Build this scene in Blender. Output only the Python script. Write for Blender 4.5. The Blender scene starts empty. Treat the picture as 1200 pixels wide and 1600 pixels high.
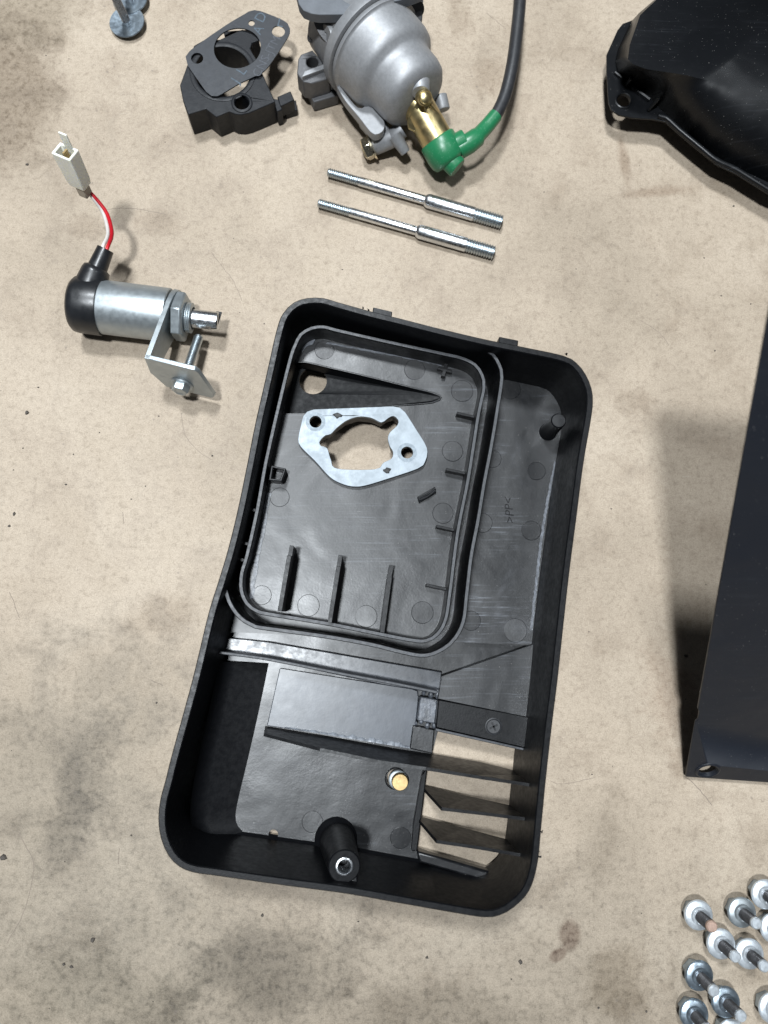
import bpy, math, random
from mathutils import Vector, Matrix
from mathutils.geometry import tessellate_polygon
random.seed(7)
scene = bpy.context.scene
COL = scene.collection
V = Vector
# ------------------------------------------------------------------ camera (all geometry is written in millimetres)
H = 430.0                      # camera height above the floor
F = 1170.0                     # focal length in photo pixels (photo 1200 x 1600)
NAD = (-58.0, -165.0)          # where the plumb line under the camera lands, from the picture centre (right, up)
wv = V((NAD[0], NAD[1], -F)).normalized()
Zc = -wv
Xc = (V((1, 0, 0)) - Zc * Zc.x).normalized()
Yc = Zc.cross(Xc)
C2W = Matrix((Xc, Yc, Zc))
CAM = V((0, 0, H))
def G(px, py, z=0.0):
    d = C2W @ V((px - 600.0, 800.0 - py, -F))
    return CAM + d * ((z - H) / d.z)
cam = bpy.data.cameras.new('camera')
co = bpy.data.objects.new('camera', cam); COL.objects.link(co)
m4 = C2W.to_4x4(); m4.translation = CAM * 0.001
co.matrix_world = m4
cam.sensor_fit = 'VERTICAL'; cam.sensor_height = 24.0; cam.lens = F / 1600.0 * 24.0
cam.clip_start = 0.01; cam.clip_end = 50
cam.dof.use_dof = True; cam.dof.focus_distance = 0.41; cam.dof.aperture_fstop = 5.5
scene.camera = co
# ------------------------------------------------------------------ workshop light
world = bpy.data.worlds.new('World'); scene.world = world; world.use_nodes = True
bg = world.node_tree.nodes['Background']
bg.inputs[0].default_value = (0.80, 0.88, 1.0, 1); bg.inputs[1].default_value = 0.06
def lamp(name, loc, power, sx, sy, rot=0, col=(0.90, 0.955, 1.0)):
    l = bpy.data.lights.new(name, 'AREA'); l.shape = 'RECTANGLE'; l.size = sx; l.size_y = sy
    l.energy = power; l.color = col
    o = bpy.data.objects.new(name, l); COL.objects.link(o)
    o.location = loc
    d = (V((0, 0, 0)) - V(loc)).to_track_quat('-Z', 'Y')
    o.rotation_euler = d.to_euler()
    return o
PANEL_TOP = G(1208, 450, 212)      # upper left corner of the tilted panel
lamp('ceiling_lamp_west', (-0.37, -0.10, 2.4), 66, 0.17, 0.17)
lamp('ceiling_lamp_north', (-0.32, 1.08, 2.4), 66, 0.28, 0.28)
lamp('ceiling_lamp_east', (1.30, 0.45, 2.4), 7, 0.2, 0.2)
scene.view_settings.view_transform = 'Standard'; scene.view_settings.look = 'None'
scene.view_settings.exposure = 0.0; scene.view_settings.gamma = 1.0
# ------------------------------------------------------------------ materials
def newmat(name):
    m = bpy.data.materials.new(name); m.use_nodes = True
    return m, m.node_tree, m.node_tree.nodes['Principled BSDF']
def N(nt, typ, **kw):
    n = nt.nodes.new(typ)
    for k, v in kw.items():
        if k in n.inputs.keys() if isinstance(k, str) else False: n.inputs[k].default_value = v
        else: setattr(n, k, v)
    return n
def noise(nt, scale, detail=4, rough=0.55, vec=None, dist=0.0):
    n = nt.nodes.new('ShaderNodeTexNoise')
    n.inputs['Scale'].default_value = scale; n.inputs['Detail'].default_value = detail
    n.inputs['Roughness'].default_value = rough; n.inputs['Distortion'].default_value = dist
    if vec is not None: nt.links.new(vec, n.inputs['Vector'])
    return n.outputs['Fac']
def ramp(nt, fac, stops):
    r = nt.nodes.new('ShaderNodeValToRGB'); e = r.color_ramp.elements
    e[0].position = stops[0][0]; e[0].color = (*stops[0][1], 1)
    e[1].position = stops[-1][0]; e[1].color = (*stops[-1][1], 1)
    for p, c in stops[1:-1]:
        x = e.new(p); x.color = (*c, 1)
    nt.links.new(fac, r.inputs[0]); return r.outputs[0]
def maprange(nt, fac, a, b, c, d):
    r = nt.nodes.new('ShaderNodeMapRange'); r.interpolation_type = 'SMOOTHSTEP'
    for i, v in zip((1, 2, 3, 4), (a, b, c, d)): r.inputs[i].default_value = v
    nt.links.new(fac, r.inputs[0]); return r.outputs[0]
def mix(nt, fac, a, b, blend='MIX'):
    r = nt.nodes.new('ShaderNodeMix'); r.data_type = 'RGBA'; r.blend_type = blend
    for i, x in ((0, fac), (6, a), (7, b)):
        if isinstance(x, (int, float)): r.inputs[i].default_value = x
        elif isinstance(x, tuple): r.inputs[i].default_value = (*x, 1)
        else: nt.links.new(x, r.inputs[i])
    return r.outputs[2]
def math_(nt, op, a, b):
    r = nt.nodes.new('ShaderNodeMath'); r.operation = op
    for i, x in ((0, a), (1, b)):
        if isinstance(x, (int, float)): r.inputs[i].default_value = x
        else: nt.links.new(x, r.inputs[i])
    return r.outputs[0]
def bump(nt, bs, h, strength, dist=0.001):
    b = nt.nodes.new('ShaderNodeBump'); b.inputs['Strength'].default_value = strength
    b.inputs['Distance'].default_value = dist
    nt.links.new(h, b.inputs['Height']); nt.links.new(b.outputs[0], bs.inputs['Normal'])
def coords(nt): return nt.nodes.new('ShaderNodeTexCoord').outputs['Object']
def simple(name, col, rough, metal=0.0, var=0.25, scale=150, bmp=0.0, bscale=600, col2=None, rvar=0.06, spec=0.5):
    m, nt, bs = newmat(name); c = coords(nt)
    n1 = noise(nt, scale, 6, 0.68, c, 0.3)
    c2 = col2 or tuple(x * (1 - var) for x in col)
    nt.links.new(ramp(nt, n1, ((0.3, c2), (0.68, col))), bs.inputs['Base Color'])
    n2 = noise(nt, scale * 2.3, 4, 0.6, c)
    nt.links.new(maprange(nt, n2, 0.3, 0.7, max(0.02, rough - rvar), rough + rvar), bs.inputs['Roughness'])
    bs.inputs['Metallic'].default_value = metal
    bs.inputs['Specular IOR Level'].default_value = spec
    if bmp: bump(nt, bs, noise(nt, bscale, 3, 0.6, c), bmp, 0.0004)
    return m
# black moulded plastic with scuffs
def plastic(name, rough=0.42, scuff=0.5, bmp=0.12, wave=0.0008, base=(0.0040, 0.0044, 0.0054), spec=0.46):
    m, nt, bs = newmat(name); c = coords(nt)
    mp = nt.nodes.new('ShaderNodeMapping'); mp.inputs['Rotation'].default_value = (0, 0, 0.35)
    mp.inputs['Scale'].default_value = (26, 620, 70); nt.links.new(c, mp.inputs[0])
    mp2 = nt.nodes.new('ShaderNodeMapping'); mp2.inputs['Rotation'].default_value = (0, 0, -1.05)
    mp2.inputs['Scale'].default_value = (22, 700, 60); nt.links.new(c, mp2.inputs[0])
    big = noise(nt, 26, 5, 0.6, c); fine = noise(nt, 900, 3, 0.6, c)
    s1 = maprange(nt, noise(nt, 1.0, 6, 0.7, mp.outputs[0]), 0.54, 0.74, 0, 1)
    s2 = maprange(nt, noise(nt, 1.0, 6, 0.7, mp2.outputs[0]), 0.55, 0.75, 0, 1)
    blot = maprange(nt, big, 0.42, 0.66, 0, 1)
    sc = math_(nt, 'MULTIPLY', math_(nt, 'MAXIMUM', s1, s2), blot)
    dust = maprange(nt, noise(nt, 1100, 2, 0.5, c), 0.715, 0.76, 0, 0.55)
    pc_ = mix(nt, math_(nt, 'MULTIPLY', sc, scuff), base, (0.13, 0.14, 0.16))
    film = maprange(nt, noise(nt, 38, 6, 0.7, c, 0.6), 0.5, 0.78, 0, 0.16 * scuff)
    pc_ = mix(nt, film, pc_, (0.12, 0.125, 0.14))
    nt.links.new(mix(nt, dust, pc_, (0.22, 0.21, 0.20)), bs.inputs['Base Color'])
    r = maprange(nt, big, 0.3, 0.72, rough - 0.05, rough + 0.06)
    nt.links.new(r, bs.inputs['Roughness'])
    hsum = math_(nt, 'ADD', math_(nt, 'MULTIPLY', noise(nt, 55, 3, 0.5, c), 2.2), math_(nt, 'MULTIPLY', fine, 0.35))
    bs.inputs['Specular IOR Level'].default_value = spec
    b1 = nt.nodes.new('ShaderNodeBump'); b1.inputs['Strength'].default_value = 1.0; b1.inputs['Distance'].default_value = wave
    nt.links.new(noise(nt, 24, 2, 0.5, c, 0.5), b1.inputs['Height'])
    b2 = nt.nodes.new('ShaderNodeBump'); b2.inputs['Strength'].default_value = bmp; b2.inputs['Distance'].default_value = 0.0006
    nt.links.new(hsum, b2.inputs['Height']); nt.links.new(b1.outputs[0], b2.inputs['Normal']); nt.links.new(b2.outputs[0], bs.inputs['Normal'])
    return m
M = {}
M['plastic'] = plastic('black_plastic')
M['plastic_shade'] = simple('shade_black_plastic', (0.004, 0.0044, 0.0052), 0.5, bmp=0.1, bscale=900, spec=0.14)  # sheen cut so the sunken wedge looks shaded
M['plastic_gloss'] = plastic('black_plastic_gloss', 0.36, 0.5, 0.16)
M['plastic_scuffed'] = plastic('scuffed_black_plastic', 0.40, 1.4, 0.2)
M['plastic_matt'] = simple('black_plastic_matt', (0.0036, 0.0039, 0.0048), 0.40, bmp=0.12, bscale=900, spec=0.22)
M['edge'] = simple('worn_highlight_edge', (0.04, 0.043, 0.05), 0.5, var=0.6, scale=260, bmp=0.3, bscale=700)  # lighter grey for worn edges and painted edge highlights
M['chalk'] = simple('scuff_glint_plastic', (0.11, 0.12, 0.14), 0.4, var=0.75, scale=300, bmp=0.4, bscale=600)  # pale grey for scuffs, lumps and painted floor-edge glints
M['pad'] = simple('smooth_sheen_plastic', (0.050, 0.057, 0.070), 0.35, var=0.35, scale=45, bmp=0.14, bscale=130, rvar=0.015)  # paler blue-grey base stands in for the sheen on the pad
M['ledge'] = simple('sheen_plastic_ledge', (0.048, 0.053, 0.064), 0.33, var=0.45, scale=110, bmp=0.10, bscale=200)  # bright sheen of the ledge put into its colour
M['glue'] = simple('dried_glue', (0.26, 0.28, 0.31), 0.35, var=0.5, scale=500, bmp=0.5, bscale=500)
M['zinc'] = simple('zinc_plate', (0.225, 0.255, 0.28), 0.50, metal=0.45, var=0.28, scale=75, bmp=0.05, bscale=900)
M['zinc_mark'] = simple('rubbed_zinc', (0.20, 0.235, 0.265), 0.55, metal=0.3, var=0.25, scale=300)
M['zinc_dull'] = simple('dull_zinc', (0.40, 0.44, 0.46), 0.42, metal=0.8, var=0.15, scale=140, bmp=0.03)
M['steel'] = simple('bright_steel', (0.68, 0.70, 0.72), 0.30, metal=1.0, var=0.10, scale=220)
M['thread'] = simple('threaded_steel', (0.52, 0.57, 0.60), 0.36, metal=1.0, var=0.12, scale=300)
M['bluezinc'] = simple('blue_zinc', (0.42, 0.50, 0.57), 0.34, metal=0.9, var=0.4, scale=180, bmp=0.05)
M['whitezinc'] = simple('white_zinc', (0.70, 0.75, 0.79), 0.40, metal=0.65, var=0.3, scale=300, bmp=0.08)
M['darksteel'] = simple('dark_steel', (0.27, 0.27, 0.28), 0.34, metal=0.9, var=0.5, scale=260)
M['copper'] = simple('copper_smear', (0.50, 0.35, 0.28), 0.5, metal=0.4, var=0.4, scale=500)
M['cast'] = simple('cast_aluminium', (0.30, 0.305, 0.315), 0.52, metal=0.45, var=0.22, scale=420, bmp=0.10, bscale=1900, rvar=0.02)
M['cast_dark'] = simple('dark_cast_aluminium', (0.12, 0.12, 0.125), 0.55, metal=0.4, var=0.3, scale=200, bmp=0.3, bscale=1200)
M['grey_gasket'] = simple('grey_flange', (0.115, 0.125, 0.14), 0.6, var=0.25, scale=160, bmp=0.1)
M['gold'] = simple('yellow_zinc', (0.70, 0.54, 0.27), 0.36, metal=1.0, col2=(0.50, 0.44, 0.24), scale=140)
M['goldpink'] = simple('iridescent_zinc', (0.78, 0.66, 0.50), 0.22, metal=1.0, col2=(0.60, 0.58, 0.42), scale=300)
M['brass'] = simple('brass', (0.50, 0.36, 0.17), 0.5, metal=0.7, var=0.25, scale=500)
M['green'] = simple('green_rubber', (0.012, 0.17, 0.062), 0.38, var=0.3, scale=200, bmp=0.15, bscale=500)
def dusty_green():
    m, nt, bs = newmat('dusty_green_rubber'); c = coords(nt)
    d = maprange(nt, noise(nt, 700, 6, 0.75, c), 0.56, 0.72, 0, 0.42)
    nt.links.new(mix(nt, d, (0.013, 0.145, 0.058), (0.30, 0.48, 0.38)), bs.inputs['Base Color'])
    bs.inputs['Roughness'].default_value = 0.36
    bump(nt, bs, noise(nt, 300, 3, 0.5, c), 0.15, 0.0005)
    return m
M['green'] = dusty_green()
M['hose'] = simple('black_rubber_hose', (0.020, 0.021, 0.024), 0.5, var=0.4, bmp=0.15)
M['cap'] = simple('black_rubber_cap', (0.013, 0.014, 0.016), 0.34, var=0.4, scale=90, bmp=0.06)
M['red'] = simple('red_wire', (0.55, 0.012, 0.022), 0.35)
M['white'] = simple('white_wire', (0.72, 0.68, 0.64), 0.4)
M['nylon'] = simple('milky_nylon', (0.80, 0.80, 0.73), 0.32, var=0.1, scale=200)
M['nylon'].node_tree.nodes['Principled BSDF'].inputs['Subsurface Weight'].default_value = 0.6
M['nylon'].node_tree.nodes['Principled BSDF'].inputs['Subsurface Radius'].default_value = (0.003, 0.003, 0.002)
M['seal'] = simple('tan_seal', (0.34, 0.29, 0.23), 0.5)
M['phenolic'] = simple('black_phenolic', (0.0085, 0.0095, 0.012), 0.5, var=0.25, scale=130, bmp=0.2, bscale=900, spec=0.28)
M['paper'] = simple('graphite_gasket_paper', (0.017, 0.020, 0.026), 0.5, var=0.35, scale=170, bmp=0.12, bscale=900)
M['print'] = simple('pale_blue_print', (0.075, 0.105, 0.135), 0.6, var=0.6, scale=700)
M['print_grey'] = simple('grey_print', (0.060, 0.066, 0.078), 0.6, var=0.5, scale=700)
M['painted'] = plastic('black_painted_metal', 0.36, 0.14, 0.05, 0.0012, (0.0045, 0.005, 0.006), 0.26)
M['panel'] = plastic('blue_black_paint', 0.48, 0.10, 0.05, 0.0010, (0.0095, 0.0115, 0.0165), 0.35)
M['greenpaper'] = simple('greenish_paper', (0.36, 0.38, 0.24), 0.7)
M['chip'] = simple('black_chip', (0.02, 0.02, 0.02), 0.6)
M['grit'] = simple('dark_grit', (0.085, 0.072, 0.06), 0.8, var=0.6, scale=900)
M['crack'] = simple('crack_dirt', (0.21, 0.17, 0.135), 0.8)
# concrete
def concrete():
    m, nt, bs = newmat('stained_concrete'); c = coords(nt)
    warp = noise(nt, 30, 5, 0.6, c)
    n_big = noise(nt, 7, 6, 0.62, c, 0.4); n_mid = noise(nt, 32, 7, 0.68, c, 0.3)
    n_fine = noise(nt, 260, 6, 0.72, c); n_gr = noise(nt, 1500, 3, 0.6, c)
    n_sp = noise(nt, 620, 5, 0.75, c)
    base = ramp(nt, n_big, ((0.28, (0.285, 0.236, 0.180)), (0.5, (0.378, 0.315, 0.245)), (0.72, (0.448, 0.382, 0.304))))
    base = mix(nt, 0.62, base, ramp(nt, n_mid, ((0.25, (0.58, 0.53, 0.48)), (0.5, (0.97, 0.96, 0.95)), (0.75, (1.0, 1.0, 1.0)))), 'MULTIPLY')
    base = mix(nt, 0.5, base, ramp(nt, n_fine, ((0.28, (0.42, 0.38, 0.34)), (0.48, (0.97, 0.96, 0.95)), (0.72, (1.12, 1.12, 1.12)))), 'MULTIPLY')
    base = mix(nt, 0.32, base, ramp(nt, n_sp, ((0.30, (0.45, 0.41, 0.37)), (0.46, (0.96, 0.95, 0.94)), (0.70, (1.25, 1.25, 1.25)))), 'MULTIPLY')
    base = mix(nt, 0.5, base, ramp(nt, n_gr, ((0.3, (0.55, 0.53, 0.51)), (0.5, (0.95, 0.95, 0.95)), (0.7, (1.25, 1.25, 1.25)))), 'MULTIPLY')
    # stains, and shadows and light falloff painted in as dark patches: (pixel centre, radii mm, rotation, colour, strength)
    def stain_shade(px, py, rx, ry, rot, col, st, inner=0.35, nz=0.9):
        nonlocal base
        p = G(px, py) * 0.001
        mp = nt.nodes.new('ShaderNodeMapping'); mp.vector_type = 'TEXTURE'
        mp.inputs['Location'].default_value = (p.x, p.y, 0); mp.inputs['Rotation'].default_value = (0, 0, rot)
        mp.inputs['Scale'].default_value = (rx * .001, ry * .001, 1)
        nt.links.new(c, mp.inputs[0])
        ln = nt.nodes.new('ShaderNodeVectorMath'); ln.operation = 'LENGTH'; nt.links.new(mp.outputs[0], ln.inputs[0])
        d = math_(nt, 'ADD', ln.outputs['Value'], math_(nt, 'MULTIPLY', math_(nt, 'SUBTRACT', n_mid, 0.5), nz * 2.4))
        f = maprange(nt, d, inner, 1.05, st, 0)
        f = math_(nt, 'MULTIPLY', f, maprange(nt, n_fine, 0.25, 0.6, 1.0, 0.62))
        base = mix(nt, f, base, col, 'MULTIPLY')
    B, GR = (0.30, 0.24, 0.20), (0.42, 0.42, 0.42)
    stain_shade(5, 150, 42, 62, 0.1, (0.40, 0.36, 0.31), 0.95, 0.55, 0.45)  # shadow from outside the frame over mottled dirt, painted in
    stain_shade(30, 10, 46, 40, 0.0, (0.50, 0.48, 0.43), 0.9, 0.5, 0.5)  # same corner shadow painted on along the top
    stain_shade(130, 1225, 18, 55, -0.45, GR, 0.75)
    stain_shade(95, 1290, 26, 20, 0.2, GR, 0.45)
    stain_shade(255, 960, 26, 14, 0.2, (0.55, 0.50, 0.45), 0.6)
    stain_shade(160, 1100, 55, 60, 0.0, (0.68, 0.68, 0.67), 0.7)
    stain_shade(430, 1520, 62, 34, 0.3, (0.42, 0.42, 0.41), 0.85)
    stain_shade(700, 1590, 80, 20, 0.0, (0.55, 0.54, 0.52), 0.7)
    stain_shade(120, 1560, 90, 30, 0.0, (0.55, 0.54, 0.50), 0.7)
    stain_shade(890, 1462, 7.5, 10, -0.2, (0.33, 0.25, 0.22), 0.95, 0.6, 0.5)
    stain_shade(872, 1492, 7, 4, 0.5, (0.36, 0.27, 0.24), 0.9, 0.6, 0.5)
    stain_shade(965, 1525, 26, 22, 0.4, (0.62, 0.58, 0.52), 0.7)
    stain_shade(1050, 1090, 22, 40, 0.1, (0.66, 0.56, 0.50), 0.6)
    stain_shade(990, 625, 16, 10, 0.1, (0.60, 0.56, 0.52), 0.6)
    stain_shade(975, 250, 5, 24, 0.1, (0.50, 0.42, 0.36), 0.8, 0.2, 0.5)  # shadow streak beside the shroud, painted in
    stain_shade(1030, 300, 32, 5, 0.12, (0.52, 0.44, 0.38), 0.8, 0.2, 0.5)  # shadow streak below the shroud, painted in
    stain_shade(770, 120, 14, 16, 0.2, (0.66, 0.60, 0.54), 0.6)
    stain_shade(720, 30, 12, 20, 0.2, (0.55, 0.50, 0.45), 0.6)
    stain_shade(250, 350, 20, 9, -0.2, (0.62, 0.57, 0.52), 0.5)  # shadow of the wires painted into the floor colour
    stain_shade(135, 355, 14, 10, -0.2, (0.62, 0.57, 0.52), 0.5)  # darker patch left of the wires
    stain_shade(600, 1570, 340, 125, 0.05, (0.60, 0.62, 0.63), 0.9, 0.2, 0.4)  # light falloff towards the bottom, painted as a grey wash
    stain_shade(100, 1380, 130, 160, 0.0, (0.70, 0.73, 0.74), 0.9, 0.2, 0.4)  # painted falloff continued at the lower left
    # pale scrape marks
    mp = nt.nodes.new('ShaderNodeMapping'); mp.inputs['Rotation'].default_value = (0, 0, 1.0)
    mp.inputs['Scale'].default_value = (14, 330, 1); nt.links.new(c, mp.inputs[0])
    sc = maprange(nt, noise(nt, 1.0, 4, 0.7, mp.outputs[0]), 0.68, 0.78, 0, 0.35)
    base = mix(nt, sc, base, (0.66, 0.61, 0.53))
    vor = nt.nodes.new('ShaderNodeTexVoronoi'); vor.inputs['Scale'].default_value = 95; nt.links.new(c, vor.inputs['Vector'])
    pit = maprange(nt, math_(nt, 'ADD', vor.outputs['Distance'], math_(nt, 'MULTIPLY', n_mid, 0.25)), 0.15, 0.2, 0.4, 0)
    base = mix(nt, pit, base, (0.12, 0.10, 0.085))
    wob = nt.nodes.new('ShaderNodeTexNoise'); wob.inputs['Scale'].default_value = 60; wob.inputs['Detail'].default_value = 5; nt.links.new(c, wob.inputs['Vector'])
    vm = nt.nodes.new('ShaderNodeVectorMath'); vm.operation = 'MULTIPLY_ADD'; vm.inputs[1].default_value = (0.03, 0.03, 0); nt.links.new(wob.outputs['Color'], vm.inputs[0]); nt.links.new(c, vm.inputs[2])
    v2 = nt.nodes.new('ShaderNodeTexVoronoi'); v2.feature = 'DISTANCE_TO_EDGE'; v2.inputs['Scale'].default_value = 42; nt.links.new(vm.outputs[0], v2.inputs['Vector'])
    crk = math_(nt, 'MULTIPLY', maprange(nt, v2.outputs['Distance'], 0.004, 0.02, 0.14, 0), maprange(nt, n_mid, 0.46, 0.6, 1, 0))
    base = mix(nt, crk, base, (0.20, 0.165, 0.13))
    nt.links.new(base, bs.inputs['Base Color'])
    nt.links.new(maprange(nt, n_mid, 0.3, 0.7, 0.5, 0.72), bs.inputs['Roughness'])
    bs.inputs['Specular IOR Level'].default_value = 0.3
    h = math_(nt, 'ADD', math_(nt, 'MULTIPLY', n_fine, 0.7), math_(nt, 'MULTIPLY', n_gr, 0.4))
    bump(nt, bs, h, 0.42, 0.0008)
    return m
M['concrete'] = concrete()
# ------------------------------------------------------------------ mesh helpers (mm)
def frame(axis):
    a = V(axis).normalized()
    r = V((0, 0, 1)) if abs(a.z) < 0.9 else V((1, 0, 0))
    u = a.cross(r).normalized(); w = a.cross(u).normalized()
    return a, u, w
class MB:
    def __init__(s): s.v = []; s.f = []
    def add(s, vs, fs):
        b = len(s.v); s.v += [V(x) for x in vs]; s.f += [tuple(i + b for i in f) for f in fs]; return s
    def lathe(s, prof, org, axis, n=32, phase=0.0, u=None, sx=1.0, sy=1.0, ring=False):
        a, uu, w = frame(axis)
        if u is not None:
            uu = (V(u) - a * a.dot(V(u))).normalized(); w = a.cross(uu)
        vs = []; fs = []
        for r, t in prof:
            for k in range(n):
                an = phase + 2 * math.pi * k / n
                vs.append(V(org) + a * t + (uu * math.cos(an) * sx + w * math.sin(an) * sy) * max(r, 0.0))
        for i in range(len(prof) - 1):
            for k in range(n):
                k2 = (k + 1) % n
                fs.append((i * n + k, i * n + k2, (i + 1) * n + k2, (i + 1) * n + k))
        if ring:
            b = (len(prof) - 1) * n
            fs += [(b + k, b + (k + 1) % n, (k + 1) % n, k) for k in range(n)]
            return s.add(vs, fs)
        if prof[0][0] > 1e-6: fs.append(tuple(range(n))[::-1])
        if prof[-1][0] > 1e-6: fs.append(tuple((len(prof) - 1) * n + k for k in range(n)))
        return s.add(vs, fs)
    def prism(s, outline, z0, z1, holes=()):
        """outline: list of (x,y); z0,z1 numbers"""
        loops = [list(outline)] + [list(h) for h in holes]
        def area(l): return sum(l[i][0] * l[(i + 1) % len(l)][1] - l[(i + 1) % len(l)][0] * l[i][1] for i in range(len(l)))
        loops[0] = loops[0] if area(loops[0]) > 0 else loops[0][::-1]
        for i in range(1, len(loops)):
            if area(loops[i]) > 0: loops[i] = loops[i][::-1]
        flat = [p for l in loops for p in l]
        tris = tessellate_polygon([[V((p[0], p[1], 0)) for p in l] for l in loops])
        n = len(flat)
        vs = [(p[0], p[1], z0) for p in flat] + [(p[0], p[1], z1) for p in flat]
        fs = []
        for t in tris:
            a, b, c = (flat[i] for i in t)
            if (b[0] - a[0]) * (c[1] - a[1]) - (c[0] - a[0]) * (b[1] - a[1]) < 0: t = t[::-1]
            fs.append(tuple(i + n for i in t)); fs.append(tuple(t[::-1]))
        o = 0
        for l in loops:
            k = len(l)
            for i in range(k):
                j = (i + 1) % k
                fs.append((o + i, o + j, o + j + n, o + i + n))
            o += k
        return s.add(vs, fs)
    def box(s, c, x, y, z):
        """centre and three half-axis vectors"""
        c, x, y, z = V(c), V(x), V(y), V(z)
        vs = [c + x * i + y * j + z * k for k in (-1, 1) for j in (-1, 1) for i in (-1, 1)]
        return s.add(vs, [(0, 2, 3, 1), (4, 5, 7, 6), (0, 1, 5, 4), (2, 6, 7, 3), (0, 4, 6, 2), (1, 3, 7, 5)])
    def hexa(s, bot, top):
        """two loops of n points joined"""
        n = len(bot)
        vs = list(bot) + list(top)
        fs = [tuple(range(n))[::-1], tuple(range(n, 2 * n))]
        for i in range(n):
            j = (i + 1) % n
            fs.append((i, j, j + n, i + n))
        return s.add(vs, fs)
    def tube(s, path, r, n=12, cap=True):
        P = [V(p) for p in path]; rs = r if isinstance(r, (list, tuple)) else [r] * len(P)
        vs = []; fs = []; u = None
        for i, p in enumerate(P):
            t = (P[min(i + 1, len(P) - 1)] - P[max(i - 1, 0)]).normalized()
            if u is None: _, u, _w = frame(t)
            u = (u - t * t.dot(u)).normalized(); w = t.cross(u)
            for k in range(n):
                an = 2 * math.pi * k / n
                vs.append(p + (u * math.cos(an) + w * math.sin(an)) * rs[i])
        for i in range(len(P) - 1):
            for k in range(n):
                k2 = (k + 1) % n
                fs.append((i * n + k, i * n + k2, (i + 1) * n + k2, (i + 1) * n + k))
        if cap:
            fs.append(tuple(range(n))[::-1]); fs.append(tuple((len(P) - 1) * n + k for k in range(n)))
        return s.add(vs, fs)
    def wall(s, path, th, z0, z1, closed=False):
        """vertical wall along an xy path; z1 may be a list"""
        P = [V((p[0], p[1], 0)) for p in path]; n = len(P)
        z1s = z1 if isinstance(z1, (list, tuple)) else [z1] * n
        vs = []; fs = []
        for i in range(n):
            a = P[(i - 1) % n] if closed or i > 0 else P[i]
            b = P[(i + 1) % n] if closed or i < n - 1 else P[i]
            t = (b - a).normalized(); nr = V((-t.y, t.x, 0)) * th * 0.5
            for sg, z in ((1, z0), (1, z1s[i]), (-1, z1s[i]), (-1, z0)):
                q = P[i] + nr * sg; vs.append((q.x, q.y, z))
        for i in range(n if closed else n - 1):
            j = (i + 1) % n
            for k in range(4):
                k2 = (k + 1) % 4
                fs.append((i * 4 + k, i * 4 + k2, j * 4 + k2, j * 4 + k))
        if not closed:
            fs.append((0, 1, 2, 3)[::-1]); fs.append(tuple((n - 1) * 4 + k for k in range(4)))
        return s.add(vs, fs)
    def build(s, name, mat, parent=None, bevel=0.0, angle=35, seg=2, org=None):
        o0 = V(org) if org is not None else (V(parent['_o']) if parent is not None and '_o' in parent else V((0, 0, 0)))
        me = bpy.data.meshes.new(name)
        me.from_pydata([tuple((v - o0) * 0.001) for v in s.v], [], s.f)
        import bmesh
        bm = bmesh.new(); bm.from_mesh(me)
        bmesh.ops.recalc_face_normals(bm, faces=bm.faces); bm.to_mesh(me); bm.free()
        me.polygons.foreach_set('use_smooth', [True] * len(me.polygons))
        me.set_sharp_from_angle(angle=math.radians(angle))
        me.materials.append(mat)
        o = bpy.data.objects.new(name, me); COL.objects.link(o)
        if parent is not None:
            o.parent = parent
            if '_o' in parent: o['_o'] = list(o0)
        if bevel:
            b = o.modifiers.new('bevel', 'BEVEL'); b.width = bevel * 0.001; b.segments = seg
            b.limit_method = 'ANGLE'; b.angle_limit = math.radians(38); b.harden_normals = False
        return o
def thing(name, label, cat, org=(0, 0, 0), group=None):
    o = bpy.data.objects.new(name, None); COL.objects.link(o)
    o.empty_display_size = 0.01
    o.location = V(org) * 0.001; o['_o'] = list(V(org))
    o['label'] = label; o['category'] = cat
    if group: o['group'] = group
    return o
def tag(o, label, cat, group=None):
    o['label'] = label; o['category'] = cat
    if group: o['group'] = group
    return o
def px(pts, z):        # picture outline -> world xy at a height
    return [(G(x, y, z).x, G(x, y, z).y) for x, y in pts]
def smooth_closed(pts, step=2.0):
    out = []; n = len(pts)
    for i in range(n):
        p0, p1, p2, p3 = (V((*pts[(i + k - 1) % n], 0)) for k in range(4))
        m = max(1, int((p2 - p1).length / step))
        for k in range(m):
            t = k / m
            q = 0.5 * ((2 * p1) + (p2 - p0) * t + (2 * p0 - 5 * p1 + 4 * p2 - p3) * t * t + (3 * p1 - p0 - 3 * p2 + p3) * t ** 3)
            out.append((q.x, q.y))
    return out
def smooth_open(pts, step=2.0):
    out = []; n = len(pts); P = [V((*p[:2], p[2] if len(p) > 2 else 0)) for p in pts]
    for i in range(n - 1):
        p1, p2 = P[i], P[i + 1]; p0 = P[i - 1] if i else p1 * 2 - p2; p3 = P[i + 2] if i + 2 < n else p2 * 2 - p1
        m = max(1, int((p2 - p1).length / step))
        for k in range(m):
            t = k / m
            q = 0.5 * ((2 * p1) + (p2 - p0) * t + (2 * p0 - 5 * p1 + 4 * p2 - p3) * t * t + (3 * p1 - p0 - 3 * p2 + p3) * t ** 3)
            out.append(tuple(q))
    out.append(tuple(P[-1])); return out
def area2(l): return sum(l[i][0] * l[(i + 1) % len(l)][1] - l[(i + 1) % len(l)][0] * l[i][1] for i in range(len(l))) / 2
def inset(loop, d):
    sg = 1 if area2(loop) > 0 else -1
    n = len(loop); out = []
    for i in range(n):
        a, b = V((*loop[(i - 1) % n], 0)), V((*loop[(i + 1) % n], 0))
        t = (b - a).normalized(); nr = V((-t.y, t.x, 0)) * sg
        out.append((loop[i][0] + nr.x * d, loop[i][1] + nr.y * d))
    return out
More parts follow.
